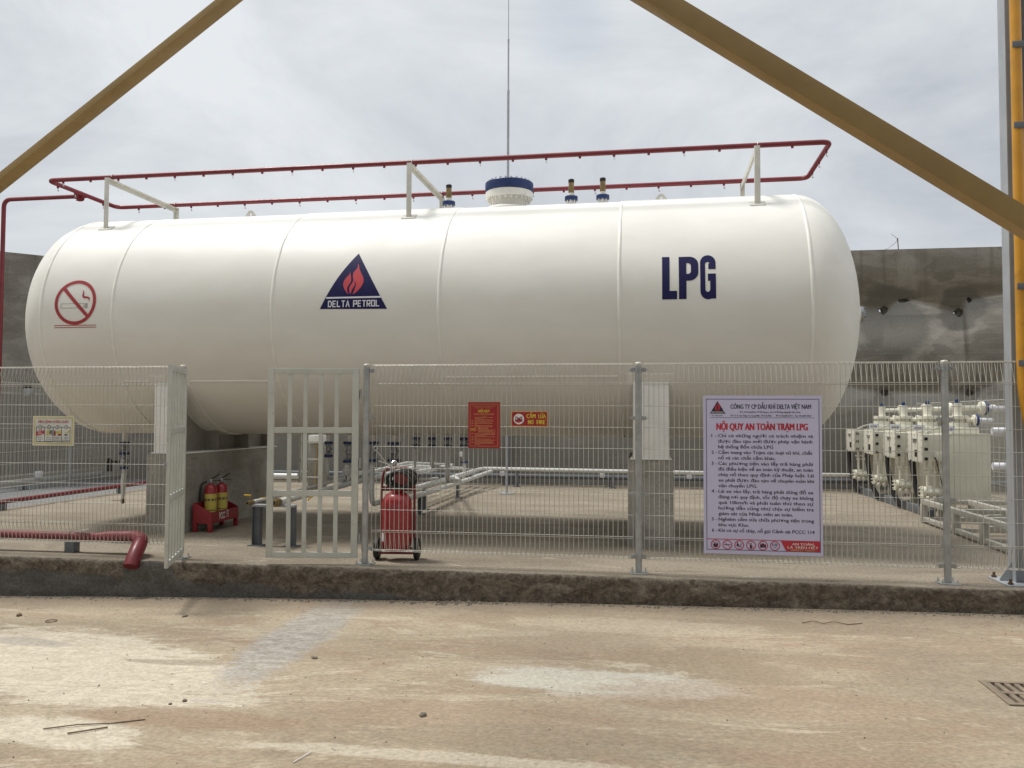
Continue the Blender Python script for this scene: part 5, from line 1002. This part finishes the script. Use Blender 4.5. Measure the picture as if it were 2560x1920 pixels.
def rock(name, label, x, y, r, seed, cat='stone', mat='stone', sq=(1, 1, .7), group=None):
    mb = MB(); bmesh.ops.create_icosphere(mb.bm, subdivisions=2, radius=1)
    for v in mb.bm.verts: v.co *= r*(1+.35*NZ.noise(v.co*1.3+V((seed, seed*2, 0)))); v.co = V((v.co.x*sq[0], v.co.y*sq[1], v.co.z*sq[2]))
    o = mb.build(name, mat, smooth=25); o.location = (x, y, gz(x)+r*sq[2]*.7); o.rotation_euler = (0, 0, seed); return tag(o, label, cat, group)
rock('loose_stone', 'pale pebble lying alone on the yard near the bottom centre', -1.261, 4.734, .022, 3)
rock('brick_chip', 'dark brick chip lying on the yard near the left edge', -5.656, 6.889, .030, 5, 'brick chip', 'rust', (1.2, .7, .5))
rock('loose_stone', 'dark pebble on the yard left of centre, near a smaller one', -2.80, 4.82, .016, 8)
rock('loose_stone', 'smaller of two pebbles together on the yard left of centre', -2.86, 4.76, .012, 9)
rock('loose_stone', 'flat pebble at the edge of the grey streak on the yard', -2.36, 5.80, .022, 12, sq=(1.4, .8, .5))
rock('loose_stone', 'flat pale stone on the yard in front of the open gate', -4.05, 6.95, .022, 14, sq=(1.4, .8, .5))
def twig(label, pts, r, name='dry_twig', cat='twig', mat='twig'):
    o = MB().tube([V((x, y, gz(x)+r+.001+h)) for x, y, h in pts], r, 6).build(name, mat); return tag(o, label, cat)
twig('short dark twig lying at the lower left of the yard', [(-3.17, 4.25, 0), (-3.09, 4.29, .003), (-3.00, 4.36, .001)], .0045)
twig('long thin stick lying at the lower left of the yard', [(-3.36, 4.30, 0), (-3.2, 4.372, .004), (-3.02, 4.42, .001), (-2.86, 4.50, .0)], .0035)
twig('pale straw lying on the yard at the bottom edge', [(-1.74, 4.02, 0), (-1.70, 4.15, .003)], .003, mat='inkwhite')
o = twig('thin bent wire lying on the yard near the kerb at right', [(1.30, 7.20, 0), (1.40, 7.24, .01), (1.46, 7.18, .004), (1.55, 7.22, .012), (1.66, 7.19, 0), (1.78, 7.23, .004)], .003, 'bent_wire', 'wire', 'rust')
o = MB().tube([V((-5.185+.045*cos(a), 6.702+.045*sin(a), gz(-5.185)+.006)) for a in [2*pi*k/24 for k in range(25)]], .0035, 6, False).build('wire_ring', 'rust'); tag(o, 'small dark wire ring lying on the yard at left', 'ring')
# fine grit, thicker along the kerb foot
rg = random.Random(11); mb = MB()
def grit(x, y, r, z):
    vs = [mb.bm.verts.new((x+r*rg.uniform(.6, 1.2)*a, y+r*rg.uniform(.6, 1.2)*b, z+r*c_)) for a, b, c_ in ((1, 0, .1), (-.5, .87, .1), (-.5, -.87, .1), (.1, .1, .95))]
    for q in ((0, 1, 3), (1, 2, 3), (2, 0, 3)): mb.bm.faces.new([vs[i] for i in q])
for i in range(1500):
    x = rg.uniform(-7, 5); y = 7.70-abs(rg.gauss(0, .05)); grit(x, y, rg.choice((.004, .006, .008, .012, .018))*(1.5 if -2.4 < x < -1.2 else 1), gz(x))
for i in range(650):
    x = rg.uniform(-6.5, 3.5); y = rg.uniform(3.6, 7.5); grit(x, y, rg.choice((.003, .004, .005, .008)), gz(x))
for i in range(200): x = rg.uniform(-6.5, 4); grit(x, rg.uniform(7.84, 9.5), rg.choice((.003, .004, .006)), 0)
tag(mb.build('gravel', 'stone', smooth=0), 'fine grit scattered over the yard and along the kerb foot', 'gravel', kind='stuff')
